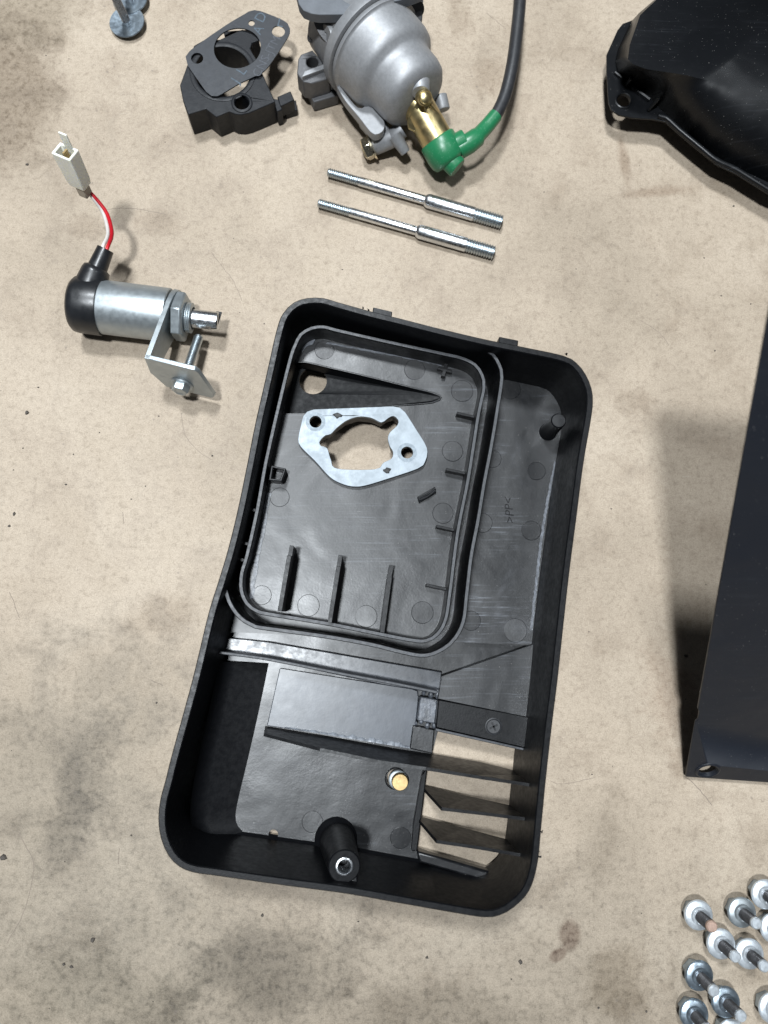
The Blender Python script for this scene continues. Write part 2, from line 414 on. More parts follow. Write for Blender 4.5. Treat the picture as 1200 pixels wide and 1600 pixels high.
def clip(poly, a, b):      # keep what lies left of the directed line a->b
    def side(p): return (b[0] - a[0]) * (p[1] - a[1]) - (b[1] - a[1]) * (p[0] - a[0])
    out = []; n = len(poly)
    for i in range(n):
        p, q = poly[i], poly[(i + 1) % n]; sp, sq = side(p), side(q)
        if sp >= 0: out.append(p)
        if sp * sq < 0:
            t = sp / (sp - sq); out.append((p[0] + (q[0] - p[0]) * t, p[1] + (q[1] - p[1]) * t))
    return out
def circ(c, r, n=24, sx=1, sy=1, rot=0):
    return [(c[0] + math.cos(rot) * r * sx * math.cos(2 * math.pi * k / n) - math.sin(rot) * r * sy * math.sin(2 * math.pi * k / n),
             c[1] + math.sin(rot) * r * sx * math.cos(2 * math.pi * k / n) + math.cos(rot) * r * sy * math.sin(2 * math.pi * k / n)) for k in range(n)]
def mmpx(x, y, z): return (G(x + 1, y, z) - G(x, y, z)).length
def text_mesh(body, size, extr=0.1):
    cu = bpy.data.curves.new('lettering', 'FONT'); cu.body = body; cu.size = size; cu.extrude = extr
    cu.align_x = 'CENTER'; cu.align_y = 'CENTER'; cu.resolution_u = 3
    ob = bpy.data.objects.new('lettering', cu); COL.objects.link(ob)
    dg = bpy.context.evaluated_depsgraph_get(); me = bpy.data.meshes.new_from_object(ob.evaluated_get(dg))
    vs = [v.co.copy() for v in me.vertices]; fs = [tuple(p.vertices) for p in me.polygons]
    bpy.data.objects.remove(ob); bpy.data.curves.remove(cu); bpy.data.meshes.remove(me)
    return vs, fs
def put_text(mb, body, size, origin, xdir, ydir, extr=0.1):
    vs, fs = text_mesh(body, size, extr); x, y = V(xdir).normalized(), V(ydir).normalized(); z = x.cross(y)
    return mb.add([V(origin) + x * v.x + y * v.y + z * v.z for v in vs], fs)
def threads(r, t0, t1, pitch=1.0, d=0.45):
    out = []; t = t0
    while t < t1 - 1e-6:
        out += [(r - d, t), (r, t + pitch * 0.45), (r, t + pitch * 0.55)]; t += pitch
    out.append((r - d, t1)); return out
# ------------------------------------------------------------------ floor
fl = MB()
nx_, ny_ = 2, 2
fl.add([(-1500, -1500, 0), (1500, -1500, 0), (1500, 1500, 0), (-1500, 1500, 0)], [(0, 1, 2, 3)])
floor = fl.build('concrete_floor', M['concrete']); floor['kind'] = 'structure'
floor['label'] = 'stained beige concrete workshop floor under all the parts'
# hairline cracks and loose grit
cr = MB()
def hair(pts, w=0.25):
    pp = smooth_open([tuple(G(x, y, 0))[:2] for x, y in pts], 2.0)
    pp = [(p[0] + random.uniform(-.2, .2), p[1] + random.uniform(-.2, .2)) for p in pp]
    cr.wall(pp, w, -0.2, 0.06)
hair([(1068, 1212), (1082, 1222), (1098, 1240), (1112, 1258)], 0.4)
hair([(283, 645), (290, 680), (310, 705), (330, 718)], 0.22)
hair([(30, 1303), (44, 1330), (52, 1345), (50, 1380), (35, 1430), (10, 1475)], 0.35)
hair([(235, 1062), (255, 1072)], 0.3); hair([(192, 800), (194, 818)], 0.3); hair([(187, 1325), (185, 1350)], 0.4)
hair([(15, 925), (25, 950), (30, 965)], 0.3)
hair([(1000, 500), (1030, 520), (1045, 540)], 0.2); hair([(860, 1220), (880, 1225), (930, 1215)], 0.2)
hair([(330, 395), (350, 420), (365, 440), (378, 470)], 0.25); hair([(150, 330), (200, 325), (260, 335)], 0.22)
hair([(1060, 80), (1040, 60)], 0.2); hair([(760, 20), (790, 45)], 0.22)
o = cr.build('hairline_crack', M['crack']); o['kind'] = 'stuff'; o['label'] = 'fine dark hairline cracks in the concrete'
gr = MB()
spots = [(42, 645, 2.2), (22, 803, 2.0), (14, 822, 1.5), (103, 757, 1.2), (332, 712, 1.4), (115, 710, .9), (145, 1468, 2.6), (100, 1506, 1.8),
         (112, 1511, 1.8), (667, 1496, 1.8), (813, 1503, 2.2), (799, 1530, .9), (43, 257, 1.8), (72, 87, .9), (1100, 403, .9), (1127, 462, 1.1), (1173, 475, 1.1),
         (1117, 548, 1.0), (1146, 322, 1.3), (60, 605, 1.0), (36, 700, 1.0), (248, 650, 0.9), (205, 780, .9), (245, 1098, 1.2), (1072, 1025, 2.2), (205, 1305, 1.2),
         (560, 1440, 1.2), (410, 1430, 1.6), (925, 1210, .8), (955, 795, .9), (258, 222, .7), (720, 395, .8), (850, 300, .8), (900, 420, .8), (380, 300, .7), (6, 1340, 3.0), (1010, 1580, 1.4), (935, 1575, 1.2)]
for i in range(80):
    spots.append((random.uniform(0, 1200), random.uniform(0, 1600), random.uniform(0.25, 0.8)))
for x, y, r in spots:
    p = G(x, y); n = 6; a0 = random.random() * 6
    ring = [(p.x + math.cos(a0 + k * 1.05) * r * random.uniform(.35, .8), p.y + math.sin(a0 + k * 1.05) * r * random.uniform(.3, .7), 0.0) for k in range(n)]
    top = [(p.x + (q[0] - p.x) * .6, p.y + (q[1] - p.y) * .6, r * 0.35) for q in ring]
    gr.hexa(ring, top)
o = gr.build('grit', M['grit']); o['kind'] = 'stuff'; o['label'] = 'scattered dark specks of grit on the concrete'
# ------------------------------------------------------------------ air filter housing (black tray)
ZR, ZL, ZS, ZN, ZNI, ZNO = 52.0, 4.0, 10.0, 22.0, 37.0, 44.0
rim_px = [(432, 515), (442, 489), (459, 472), (480, 465), (505, 465), (526, 471), (580, 486), (625, 497), (660, 506), (700, 516), (760, 530), (820, 542), (880, 555), (901, 566), (916, 585),
          (925, 607), (927, 628), (924, 655), (912, 725), (901, 810), (890, 895), (880, 985), (872, 1060), (863, 1133), (854, 1213), (847, 1285), (840, 1352), (827, 1393), (804, 1418), (781, 1431),
          (757, 1434), (710, 1427), (625, 1412), (540, 1397), (443, 1384), (337, 1369), (302, 1364), (280, 1355), (263, 1338), (251, 1311), (247, 1280), (250, 1250), (258, 1220), (268, 1180),
          (300, 1063), (325, 960), (342, 905), (356, 858), (371, 797), (386, 725), (399, 660), (415, 590)]
rim = smooth_closed(px(rim_px, ZR), 3.0)
if area2(rim) < 0: rim = rim[::-1]
tc = G(560, 960, 0)
tray = thing('air_filter_housing', 'large open black plastic filter housing lying in the middle of the floor', 'housing', tc)
sh = MB()
prof = [(5.2, 3.0), (3.0, 40.0), (2.6, 47.5), (0.0, 48.0), (0.0, 51.4), (0.5, 52.0), (3.0, 52.0), (3.5, 51.4), (4.0, 46.0), (6.6, 6.0), (8.5, 3.0)]
xs_ = [p[0] for p in rim]; xm = (min(xs_) + max(xs_)) / 2
def draft(loop, d, k):
    lp = inset(loop, d); lp2 = inset(loop, d - k)
    out = []
    for p, p2, r_ in zip(lp, lp2, rim):
        f = max(0.0, min(1.0, (r_[0] - xm - 25) / 40.0)); out.append((p[0] + (p2[0] - p[0]) * f, p[1] + (p2[1] - p[1]) * f))
    return out
loops = [draft(rim, d, {6.6: 2.6, 8.5: 3.8}.get(d, 0.0)) for d, z in prof]
n = len(rim); vs = [(*loops[i][k], prof[i][1]) for i in range(len(prof)) for k in range(n)]
fs = [(i * n + k, i * n + (k + 1) % n, (i + 1) * n + (k + 1) % n, (i + 1) * n + k) for i in range(len(prof) - 1) for k in range(n)]
fs += [((len(prof) - 1) * n + k, (len(prof) - 1) * n + (k + 1) % n, (k + 1) % n, k) for k in range(n)]
sh.add(vs, fs)
shell = sh.build('outer_wall', M['plastic_matt'], tray, angle=28)
base = draft(rim, 6.0, 1.5)
# openings and floors
gk_hole = [(502, 686), (509, 680), (517, 678), (527, 668), (542, 657), (561, 651), (580, 653), (596, 660), (607, 653), (615, 650), (622, 656), (621, 664), (609, 676), (606, 685), (609, 697), (614, 706),
           (612, 716), (599, 723), (586, 733), (527, 732), (517, 718), (511, 700), (502, 697), (499, 691)]
nest_px = [(461, 540), (470, 523), (487, 513), (506, 511), (525, 516), (600, 533), (660, 546), (697, 554), (722, 560), (742, 570), (753, 586), (756, 606), (747, 650), (732, 745), (715, 832), (703, 925),
           (696, 968), (684, 990), (666, 1001), (642, 1000), (595, 991), (515, 975), (424, 960), (402, 955), (386, 943), (377, 922), (378, 895), (386, 868), (402, 797), (414, 730), (426, 675), (443, 603), (455, 556)]
nest = smooth_closed(px(nest_px, ZNI), 2.5)
cone_px = [(456, 568), (475, 566), (520, 576), (580, 590), (640, 605), (676, 614), (690, 621), (676, 629), (620, 634), (540, 641), (486, 646), (444, 646)]
cone = px(cone_px, ZN)
gh_floor = inset(px(gk_hole, 23.5), -1.2)
# upper plate under the trough and the right strip
lineU = (px([(300, 985)], ZS)[0], px([(870, 1010)], ZS)[0])
up = clip(base, lineU[0], lineU[1])
up_o = MB().prism(up, ZS - 2, ZS, [inset(nest, 3.0)]).build('side_floor', M['plastic_scuffed'], tray)
nf = MB().prism(inset(nest, 0.4), ZN - 2, ZN, [gh_floor, cone] + [circ(px([q_], ZN)[0], 3.2, 20) for q_ in ((493, 660), (636, 708))]).build('filter_floor', M['plastic_gloss'], tray)
# skirt below the carburettor opening
MB().wall(inset(gh_floor, -0.9), 1.8, 9.0, ZN - 0.4, closed=True).build('opening_skirt', M['plastic_matt'], tray)
# sunken wedge with a round hole
def wedge():
    mb = MB(); hole = circ(px([(489, 595)], 14)[0], 7.9, 28)
    L0, L1 = V((*px([(448, 605)], ZN)[0], 0)), V((*px([(690, 621)], ZN)[0], 0))
    ax = (L1 - L0); le = ax.length; ax.normalize()
    def zat(p, edge):
        t = max(0, min(1, (V((p[0], p[1], 0)) - L0).dot(ax) / le)); d = (ZN - 14) * min(1, (1 - t) / 0.62)
        return ZN - d
    out = cone; c = V((sum(p[0] for p in out) / len(out), sum(p[1] for p in out) / len(out), 0))
    # side band from the ridge down to the sunken floor, then the floor with its hole
    ins = inset(out if area2(out) > 0 else out[::-1], 1.3)
    src = out if area2(out) > 0 else out[::-1]
    n = len(src)
    vs = [(*p, ZN) for p in src] + [(*p, zat(p, 1)) for p in ins]
    mb.add(vs, [(k, (k + 1) % n, n + (k + 1) % n, n + k) for k in range(n)])
    tr = tessellate_polygon([[V((*p, 0)) for p in ins], [V((*p, 0)) for p in hole[::-1]]]); flat = ins + hole[::-1]
    mb.add([(*p, zat(p, 1)) for p in flat], [tuple(t) for t in tr])
    k = len(hole)
    mb.add([(*p, zat(p, 1)) for p in hole] + [(*p, zat(p, 1) - 2) for p in hole], [(i, (i + 1) % k, k + (i + 1) % k, k + i) for i in range(k)])
    return mb
wedge().build('sunken_wedge', M['plastic_shade'], tray, angle=60)
# ridge that edges the wedge
rp = smooth_open([(*px([p], ZN)[0], ZN) for p in [(458, 568), (475, 566), (520, 576), (580, 590), (640, 605), (676, 614), (689, 621), (676, 629), (620, 634), (540, 641), (490, 645)]], 2.0)
MB().tube(rp, 0.55, 8).build('ridge', M['plastic_gloss'], tray, angle=80)
# lower floor with the louvre opening and a small drain hole
lineL = (px([(880, 1008)], ZL)[0], px([(300, 985)], ZL)[0])
lo = clip(base, lineL[0], lineL[1])
open_px = [(684, 1143), (824, 1173), (816, 1262), (803, 1335), (796, 1356), (784, 1366), (760, 1362), (648, 1324), (662, 1212), (674, 1180)]
opening = px(open_px, ZL)
lf = MB().prism(lo, ZL - 2, ZL, [opening, circ(px([(427, 1304)], ZL)[0], 2.6, 18), circ(px([(617, 1217)], ZL)[0], 5.6, 24)]).build('lower_floor', M['plastic_gloss'], tray)
# nested walls
MB().wall(nest, 2.2, ZS, ZNI, closed=True).build('inner_wall', M['plastic_matt'], tray, bevel=0.5)
out_px = [(745, 540), (757, 545), (770, 554), (780, 570), (784, 590), (777, 640), (767, 700), (757, 752), (747, 812), (736, 870), (729, 930), (724, 970), (711, 997), (692, 1014), (665, 1024), (633, 1020),
          (580, 1007), (513, 995), (433, 984), (399, 979), (383, 971), (369, 958), (358, 940), (352, 920)]
MB().wall(smooth_open(px(out_px, ZNO), 3.0), 2.2, ZS - 0.5, ZNO).build('baffle_wall', M['plastic_matt'], tray, bevel=0.5)
def crest(path, z, closed):
    mb = MB(); mb.wall(path, 1.5, z - .1, z + .22, closed); return mb
crest(nest, ZNI, True).build('crest_highlight', M['edge'], tray)  # lighter strips laid on the wall tops as their edge highlight
crest(smooth_open(px(out_px, ZNO), 3.0), ZNO, False).build('crest_highlight', M['edge'], tray)
# little joints in the trough on the left
for a, b in (((391, 795), (403, 798)), ((380, 848), (392, 851)), ((371, 873), (385, 876))):
    MB().wall(px([a, b], 36), 1.3, ZS, 35).build('web', M['plastic_matt'], tray)
# ribs of the filter floor, with a step at the top end
for (a, m_, b, zt) in (((437, 955), (452, 868), (455, 851), 45), ((515, 973), (529, 885), (532, 866), 42), ((597, 989), (609, 902), (613, 882), 36)):
    P = px([a, m_, m_, b], zt); q = V((*P[1], 0)); d = (V((*P[3], 0)) - q).normalized()
    pts = [P[0], P[1], (q.x + d.x * .05, q.y + d.y * .05), P[3]]
    MB().wall(pts, 2.2, ZN - .5, [zt, zt, zt - 5, zt - 5]).build('rib', M['plastic_matt'], tray, bevel=0.2)
for a, b in (((714, 645), (745, 652)), ((697, 733), (729, 740)), ((682, 822), (713, 829)), ((666, 914), (699, 921))):
    MB().wall(px([a, b], ZN + 6), 1.5, ZN - .5, ZN + 6).build('short_rib', M['plastic_matt'], tray, bevel=0.2)
# moulded cross
cc = V((*px([(695, 577)], ZN + 4)[0], 0))
d1 = (V((*px([(706, 580)], ZN + 4)[0], 0)) - cc); d2 = V((-d1.y, d1.x, 0))
c_ = MB().wall([cc - d1, cc + d1], 1.8, ZN - .5, ZN + 4).wall([cc - d2, cc + d2], 1.8, ZN - .5, ZN + 4.1)
c_.build('moulded_cross', M['plastic_matt'], tray)
# left clip block
lc = MB(); pA = px([(424, 727), (447, 732), (440, 752), (420, 750)], ZN + 10)
lc.prism(pA, ZN - .3, ZN + 10, [inset(pA if area2(pA) > 0 else pA[::-1], 1.5)])
lc.build('clip_block', M['plastic_matt'], tray, bevel=0.3)
# slanted moulding
sm = MB(); sp = px([(652, 776), (680, 760), (682, 770), (655, 786)], ZN + 2)
sm.prism(sp, ZN - .3, ZN + 1.6)
so = sm.build('slanted_moulding', M['plastic_matt'], tray, bevel=0.4)
for k in (0.33, 0.72):
    a = V(G(655, 778 + 8 * k - 2, ZN + 2)); b = V(G(680, 763 + 8 * k - 2, ZN + 2))
    MB().tube(smooth_open([tuple(a), tuple((a + b) / 2 + V((0.3, -0.6, 0))), tuple(b)], 2), 0.8, 8).build('bar', M['plastic_gloss'], so)
# ejector marks: shallow discs
mm = {'filter': [(507, 547, 15), (648, 578, 16), (722, 611, 17), (707, 705, 16), (692, 802, 16), (660, 957, 17), (572, 963, 17), (482, 946, 17), (437, 777, 15), (409, 930, 15)],
      'side': [(797, 608, 16), (838, 736, 14), (830, 829, 15), (769, 717, 14), (754, 817, 15), (805, 985, 18), (736, 970, 15)], 'low': [(488, 1284, 16), (626, 1309, 16)]}
for k, z in (('filter', ZN), ('side', ZS), ('low', ZL)):
    for x, y, r in mm[k]:
        p = G(x, y, z); R = r * mmpx(x, y, z); tx, ty = random.uniform(-.028, .028), random.uniform(-.028, .028)
        axis = V((-.034, .012, 1)) if (x, y) in ((572, 963), (805, 985)) else V((tx, ty, 1))
        pr = [(R + .2, -0.5), (R + .12, 0.12), (R - 0.12, 0.24), (0.0, 0.24)]
        MB().lathe(pr, p, axis, 28).build('ejector_mark', M['plastic_gloss'] if (x, y) not in ((572, 963), (805, 985)) else M['plastic_scuffed'], tray, angle=22)  # two bright marks get paler plastic in place of a glint
# recycling mark
tm = MB(); put_text(tm, '>PP<', 7.0, G(796, 797, ZS + .05), G(796, 760, ZS) - G(801, 815, ZS), G(780, 795, ZS) - G(815, 800, ZS), 0.18)
tm.build('moulded_lettering', M['plastic_matt'], tray)
# peg
pb = G(856, 675, ZS); pt = G(873, 657, 34); ax = pt - pb
MB().lathe([(5.4, -1), (5.1, 0.5), (4.6, 1.5), (4.2, ax.length - .7), (3.6, ax.length), (0, ax.length + .1)], pb, ax, 24).build('peg', M['plastic_gloss'], tray)
# slope added to make the dark band beside the left wall
la = [(420, 1036), (410, 1085), (398, 1140), (384, 1200), (372, 1250), (368, 1278), (374, 1294), (388, 1304), (402, 1309)]
lb2 = [(350, 1034), (341, 1075), (329, 1130), (317, 1185), (308, 1235), (306, 1275), (316, 1303), (338, 1318), (362, 1324)]
def resample(p, m):
    q_ = smooth_open(p, 1.0); return [q_[int(round(i * (len(q_) - 1) / (m - 1)))] for i in range(m)]
k_ = 36
Pa = [V((p[0], p[1], ZL + .02)) for p in resample(px(la, ZL), k_)]; Pb = [V((p[0], p[1], ZL + 8)) for p in resample(px(lb2, ZL + 8), k_)]
rows = []
for t in (0, .25, .5, .75, 1.0):
    rows.append([a_ * (1 - t) + b_ * t + V((0, 0, -1.6 * t * (1 - t))) for a_, b_ in zip(Pa, Pb)])
rows.append([p + V((-1.6, -.5, 6)) for p in Pb])
ls = MB(); ls.add([p for r in rows for p in r], [(r * k_ + i, r * k_ + i + 1, (r + 1) * k_ + i + 1, (r + 1) * k_ + i) for r in range(len(rows) - 1) for i in range(k_ - 1)])
ls.build('shade_slope', M['plastic_matt'], tray, angle=80)
# screw boss with threaded insert
bb = G(526, 1312, ZL); bt = G(538, 1354, 47); ax = (bt - bb); ln = ax.length
boss = MB().lathe([(12.0, 0), (9.6, 3), (8.6, ln * .6), (7.9, ln - .6), (7.3, ln), (4.4, ln), (4.4, ln - 12), (0, ln - 12)], bb, ax, 32).build('screw_boss', M['plastic_matt'], tray)
MB().lathe([(4.4, ln - 10), (4.4, ln + .35), (4.1, ln + .6), (3.4, ln + .6), (3.1, ln + .2), (2.9, ln - 1), (3.1, ln - 1.6), (2.9, ln - 2.2), (2.9, ln - 10)], bb, ax, 28, ring=True).build('threaded_insert', M['steel'], boss, angle=50)
wb = px([(539, 1366), (541, 1392)], 44)
MB().wall(wb, 12.0, ZL, 45).build('boss_web', M['plastic_matt'], tray, bevel=0.8)
# brass stud
bs_ = G(620, 1217, ZL); 
MB().lathe([(5.9, -1.5), (5.9, .6), (5.4, .9), (5.0, .9), (5.0, -1.5)], bs_ + V((-.7, 0.3, 0)), (0, 0, 1), 28, ring=True).build('stud_collar', M['plastic_matt'], tray)
st = MB().lathe([(4.5, -2), (4.5, 5.2), (4.1, 5.8), (0, 5.85)], G(624, 1219, ZL), (0, 0, 1), 28).build('brass_stud', M['brass'], tray)
MB().lathe([(5.3, -1.2), (5.3, 1.2), (4.6, 1.6)], G(622, 1218, ZL), (0, 0, 1), 28).build('stud_washer', M['zinc_dull'], st)
# lower ledge, thin rib, pad
ledge = px([(352, 996), (420, 1003), (690, 1050), (686, 1084), (600, 1070), (420, 1032), (352, 1020)], ZL + 6)
MB().prism(ledge, ZL - 1.0, ZL + 6).build('ledge', M['ledge'], tray, bevel=0.4)
MB().wall(smooth_open(px([(330, 1018), (400, 1027), (450, 1036), (530, 1052), (620, 1069), (684, 1082)], 24), 3), 1.7, ZL - .5, 24).build('thin_rib', M['edge'], tray, bevel=0.4)
pad = px([(437, 1044), (645, 1077), (653, 1080), (654, 1090), (646, 1168), (417, 1134)], ZL + 2.6)
padr = MB().prism(pad, ZL - 1, ZL + 2.6).build('smooth_pad', M['pad'], tray, bevel=0.4)
# glue bead along pad edge
gl = MB(); q = []
xs = [445 + i * 4.2 for i in range(48)]
for i, x in enumerate(xs):
    t = i / 47; y = 1137 + t * 33
    w = (1.5 + 7.5 * min(1, t * 1.6) * (0.55 + 0.45 * math.sin(i * 1.3) * math.cos(i * .47 + 1))) * (1 if t < .96 else .5)
    q.append((x, y, max(1.2, w)))
for i in range(len(q) - 1):
    a, b = q[i], q[i + 1]; z = ZL + 2.6
    gl.hexa([G(a[0], a[1], z), G(b[0], b[1], z), G(b[0], b[1] - b[2], z), G(a[0], a[1] - a[2], z)],
            [G(a[0], a[1], z + .9 + .3 * random.random()), G(b[0], b[1], z + .9), G(b[0], b[1] - b[2] * .8, z + .5), G(a[0], a[1] - a[2] * .8, z + .5)])
gl.build('glue_bead', M['glue'], padr, angle=80)
# blocks right of the pad
MB().prism(px([(657, 1088), (684, 1093), (679, 1131), (652, 1126)], ZL + 8), ZL - 1, ZL + 8).build('small_block', M['chalk'], tray, bevel=0.6)
MB().prism(px([(645, 1133), (679, 1140), (676, 1178), (640, 1170)], ZL + 4), ZL - 1, ZL + 4).build('lug', M['plastic_gloss'], tray, bevel=0.6)
gb = MB()
for x, y, r in ((662, 1083, 3), (673, 1086, 4), (684, 1085, 4.5), (658, 1128, 3), (668, 1134, 3.5), (678, 1134, 3), (682, 1110, 2), (683, 1098, 2.5), (650, 1130, 2)):
    p = G(x, y, ZL + 8); gb.lathe([(0.01, -.5), (r * .34, -.3), (r * .4, .2), (r * .25, .7), (0.0, .85)], p, (random.uniform(-.3, .3), random.uniform(-.3, .3), 1), 9, sx=random.uniform(.8, 1.5))
gb.build('glue_lumps', M['chalk'], tray, angle=80)
# slope right of the baffle and screwed bar
sl = MB(); a = [G(690, 1056, ZL + 10), G(834, 1006, ZL + 9), G(829, 1122, ZL + 12), G(684, 1092, ZL + 12)]
sl.hexa([p - V((0, 0, 3)) for p in a], a); sl.build('sloped_panel', M['plastic_gloss'], tray, bevel=0.3)
barp = px([(685, 1094), (830, 1122), (824, 1169), (681, 1136)], ZL + 15)
bar = MB().prism(barp, ZL + 7, ZL + 15).build('cross_bar', M['plastic_matt'], tray, bevel=0.5)
MB().prism(px([(681, 1138), (824, 1170), (823, 1174), (680, 1142)], ZL + 14), ZL + 5, ZL + 14).build('bar_lip', M['edge'], bar, bevel=0.3)
pc = G(771, 1135, ZL + 15)
MB().lathe([(4.6, -1), (4.6, .5), (4.0, .75), (3.5, .3), (2.0, .25), (0, .3)], pc, (0, 0, 1), 24).build('screw', M['hose'], bar)
sx_ = MB()
for an in (0.4, 0.4 + math.pi / 2):
    sx_.box(pc + V((0, 0, .5)), V((math.cos(an), math.sin(an), 0)) * 2.4, V((-math.sin(an), math.cos(an), 0)) * .45, (0, 0, .3))
sx_.build('screw_slot', M['cap'], bar)
# louvres: upright slats across the opening
def slat(base_pts, top_pts, zb, zt, th=1.6, name='louvre'):
    B = [V((*p, zb)) for p in px(base_pts, zb)]
    T = [V((*p, z)) for p, z in zip([px([q], z)[0] for q, z in zip(top_pts, zt)], zt)]
    mb = MB(); n = len(B)
    off = []
    for i in range(n):
        t = (B[min(i + 1, n - 1)] - B[max(i - 1, 0)]).normalized(); off.append(V((-t.y, t.x, 0)) * th * .5)
    for i in range(n - 1):
        mb.hexa([B[i] - off[i], B[i + 1] - off[i + 1], B[i + 1] + off[i + 1], B[i] + off[i]], [T[i] - off[i], T[i + 1] - off[i + 1], T[i + 1] + off[i + 1], T[i] + off[i]])
    import bmesh
    o = mb.build(name, M['plastic_matt'], tray)
    bm = bmesh.new(); bm.from_mesh(o.data); bmesh.ops.remove_doubles(bm, verts=bm.verts, dist=1e-5)
    seen = {}; dele = []
    for f in bm.faces:
        key = tuple(sorted(v.index for v in f.verts)); 
        if key in seen: dele += [f, seen[key]]
        seen[key] = f
    bmesh.ops.delete(bm, geom=list(set(dele)), context='FACES_ONLY'); bmesh.ops.recalc_face_normals(bm, faces=bm.faces)
    bm.to_mesh(o.data); bm.free(); o.data.set_sharp_from_angle(angle=math.radians(35))
    return o
slat([(414, 1136), (513, 1152), (617, 1171), (676, 1180), (751, 1193), (832, 1213)], [(412, 1148), (500, 1171), (590, 1190), (665, 1201), (745, 1214), (838, 1228)], ZL - .5, [22, 32, 34, 36, 36, 36])
slat([(658, 1229), (735, 1247), (822, 1266)], [(690, 1264), (760, 1272), (838, 1282)], ZL - .5, [34, 34, 34])
slat([(649, 1276), (725, 1296), (815, 1320)], [(682, 1315), (750, 1325), (830, 1339)], ZL - .5, [34, 34, 34])
MB().prism(px([(651, 1330), (700, 1343), (765, 1362), (790, 1372), (770, 1381), (715, 1365), (655, 1348)], ZL + 6), ZL - 1, ZL + 6).build('sill', M['plastic_gloss'], tray, bevel=1.2)
MB().prism(px([(660, 1208), (668, 1200), (652, 1330), (643, 1330), (646, 1290)], ZL + 5), ZL - 1.5, ZL + 5).build('opening_edge', M['plastic_matt'], tray, bevel=0.6)
# rim clips at the top edge
for a in ([(583, 480), (613, 487), (612, 496), (582, 488)], [(780, 526), (810, 532), (809, 542), (779, 535)]):
    MB().prism(px(a, 50.5), 44, 50.5).build('rim_clip', M['plastic_matt'], tray, bevel=0.4)
# broken flash at the corner of the inner wall, whitish scuffed edge on the left
fh = MB(); ed = [(421, 770), (415, 800), (411, 830), (404, 860), (399, 890), (395, 915), (393, 935)]
ee = smooth_open(px(ed, ZN + .4), 1.5)
fh.wall([(p[0] + random.uniform(-.35, .35), p[1]) for p in ee], 2.2, ZN - .2, ZN + .45).build('scuff_glint_edge', M['chalk'], tray)
fe = MB(); ee = smooth_open(px([(868, 722), (858, 770), (848, 830), (839, 900), (830, 985)], ZS), 1.5)  # pale strip standing in for the glint along the right floor edge
fe.wall([(p[0] + random.uniform(-.4, .3), p[1]) for p in ee], 1.5, ZS - .2, ZS + .4).build('scuff_glint_edge', M['chalk'], tray)
fe = MB(); ee = smooth_open(px([(500, 534), (560, 545), (620, 556), (690, 570)], ZN), 1.5)  # pale strip standing in for the glint along the upper floor edge
fe.wall([(p[0], p[1] + random.uniform(-.35, .3)) for p in ee], 1.1, ZN - .2, ZN + .3).build('scuff_glint_edge', M['chalk'], tray)
MB().prism(px([(470, 545), (486, 528), (493, 530), (489, 538), (478, 542), (472, 552)], ZN + .6), ZN - .5, ZN + .8).build('torn_flash', M['chalk'], tray)
for x, y in ((847, 1299), (842, 1330), (843, 1338), (885, 554), (576, 484), (568, 481)):
    p = G(x, y, 51)
    MB().hexa([p + V((random.uniform(-1, 1), random.uniform(-1, 1), -1)) for _ in range(3)], [p + V((random.uniform(-1, 1), random.uniform(-1, 1), .8)) for _ in range(3)]).build('rim_burr', M['plastic_matt'], tray)
# ------------------------------------------------------------------ zinc spacer plate lying in the filter floor
sp_px = [(474, 650), (480, 643), (489, 640), (507, 639), (560, 637), (615, 635), (625, 637), (633, 644), (651, 672), (664, 693), (668, 706), (664, 722), (653, 732), (603, 749), (569, 759), (550, 760), (532, 755), (515, 745),
         (492, 720), (470, 698), (466, 686), (470, 665)]
zt = 25.2
plate = thing('spacer_plate', 'bright zinc carburettor spacer plate lying inside the black filter housing', 'plate', G(567, 700, ZN))
ho = [px(gk_hole, zt), circ(px([(493, 659)], zt)[0], 3.35, 24), circ(px([(636, 707)], zt)[0], 3.35, 24)]
ho[0] = smooth_closed(ho[0], 1.2)
MB().prism(smooth_closed(px(sp_px, zt), 2.0), zt - 2.6, zt, ho).build('plate_body', M['zinc'], plate, bevel=0.4)
for x, y in ((493, 659), (636, 707)):
    MB().lathe([(5.5, -.2), (5.4, .04), (3.6, .04), (3.5, -.2)], G(x, y, zt), (0, 0, 1), 28, ring=True).build('washer_mark', M['zinc_mark'], plate)
for x, y, s in ((528, 649, 1), (605, 735, .9)):
    p = G(x, y, zt); ring = []
    for k in range(11):
        r = random.uniform(1.1, 2.5) * s; ring.append(p + V((math.cos(k * .571) * r * 1.35, math.sin(k * .571) * r * .9, 0)))
    MB().hexa(ring, [p + (q - p) * .7 + V((0, 0, .35)) for q in ring]).build('dirt_chip', M['chip'], plate)
# ------------------------------------------------------------------ studs
def stud(a, b, label):
    z = 4.3
    A, B = G(*a, z), G(*b, z); L = (B - A).length
    t = thing('stud', label, 'stud', ((A + B) / 2) * 1.0, 'pair of steel studs'); t['_o'] = list((A + B) / 2)
    d = (B - A).normalized(); r1, r2 = 2.75, 4.25
    l1, l2, l3 = L * .175, L * .56, L * .845
    MB().lathe([(r1 - .9, 0), (r1 - .4, .5)] + threads(r1, .6, l1, 1.25, .55), A, d, 20).build('thin_thread', M['thread'], t, angle=25)
    MB().lathe([(r1 - .3, l1), (r1 - .1, l1 + .8), (r1, l1 + 1.0), (r1, l2)], A, d, 24).build('thin_shank', M['steel'], t)
    MB().lathe([(r1, l2 - .4), (r2 - .9, l2), (r2, l2 + 1.8), (r2, l3 - .6), (r2 - .5, l3)], A, d, 24).build('thick_shank', M['steel'], t)
    MB().lathe(threads(r2, l3, L - .7, 1.6, .75) + [(r2 - .9, L), (0, L)], A, d, 24).build('thick_thread', M['thread'], t, angle=25)
    return t
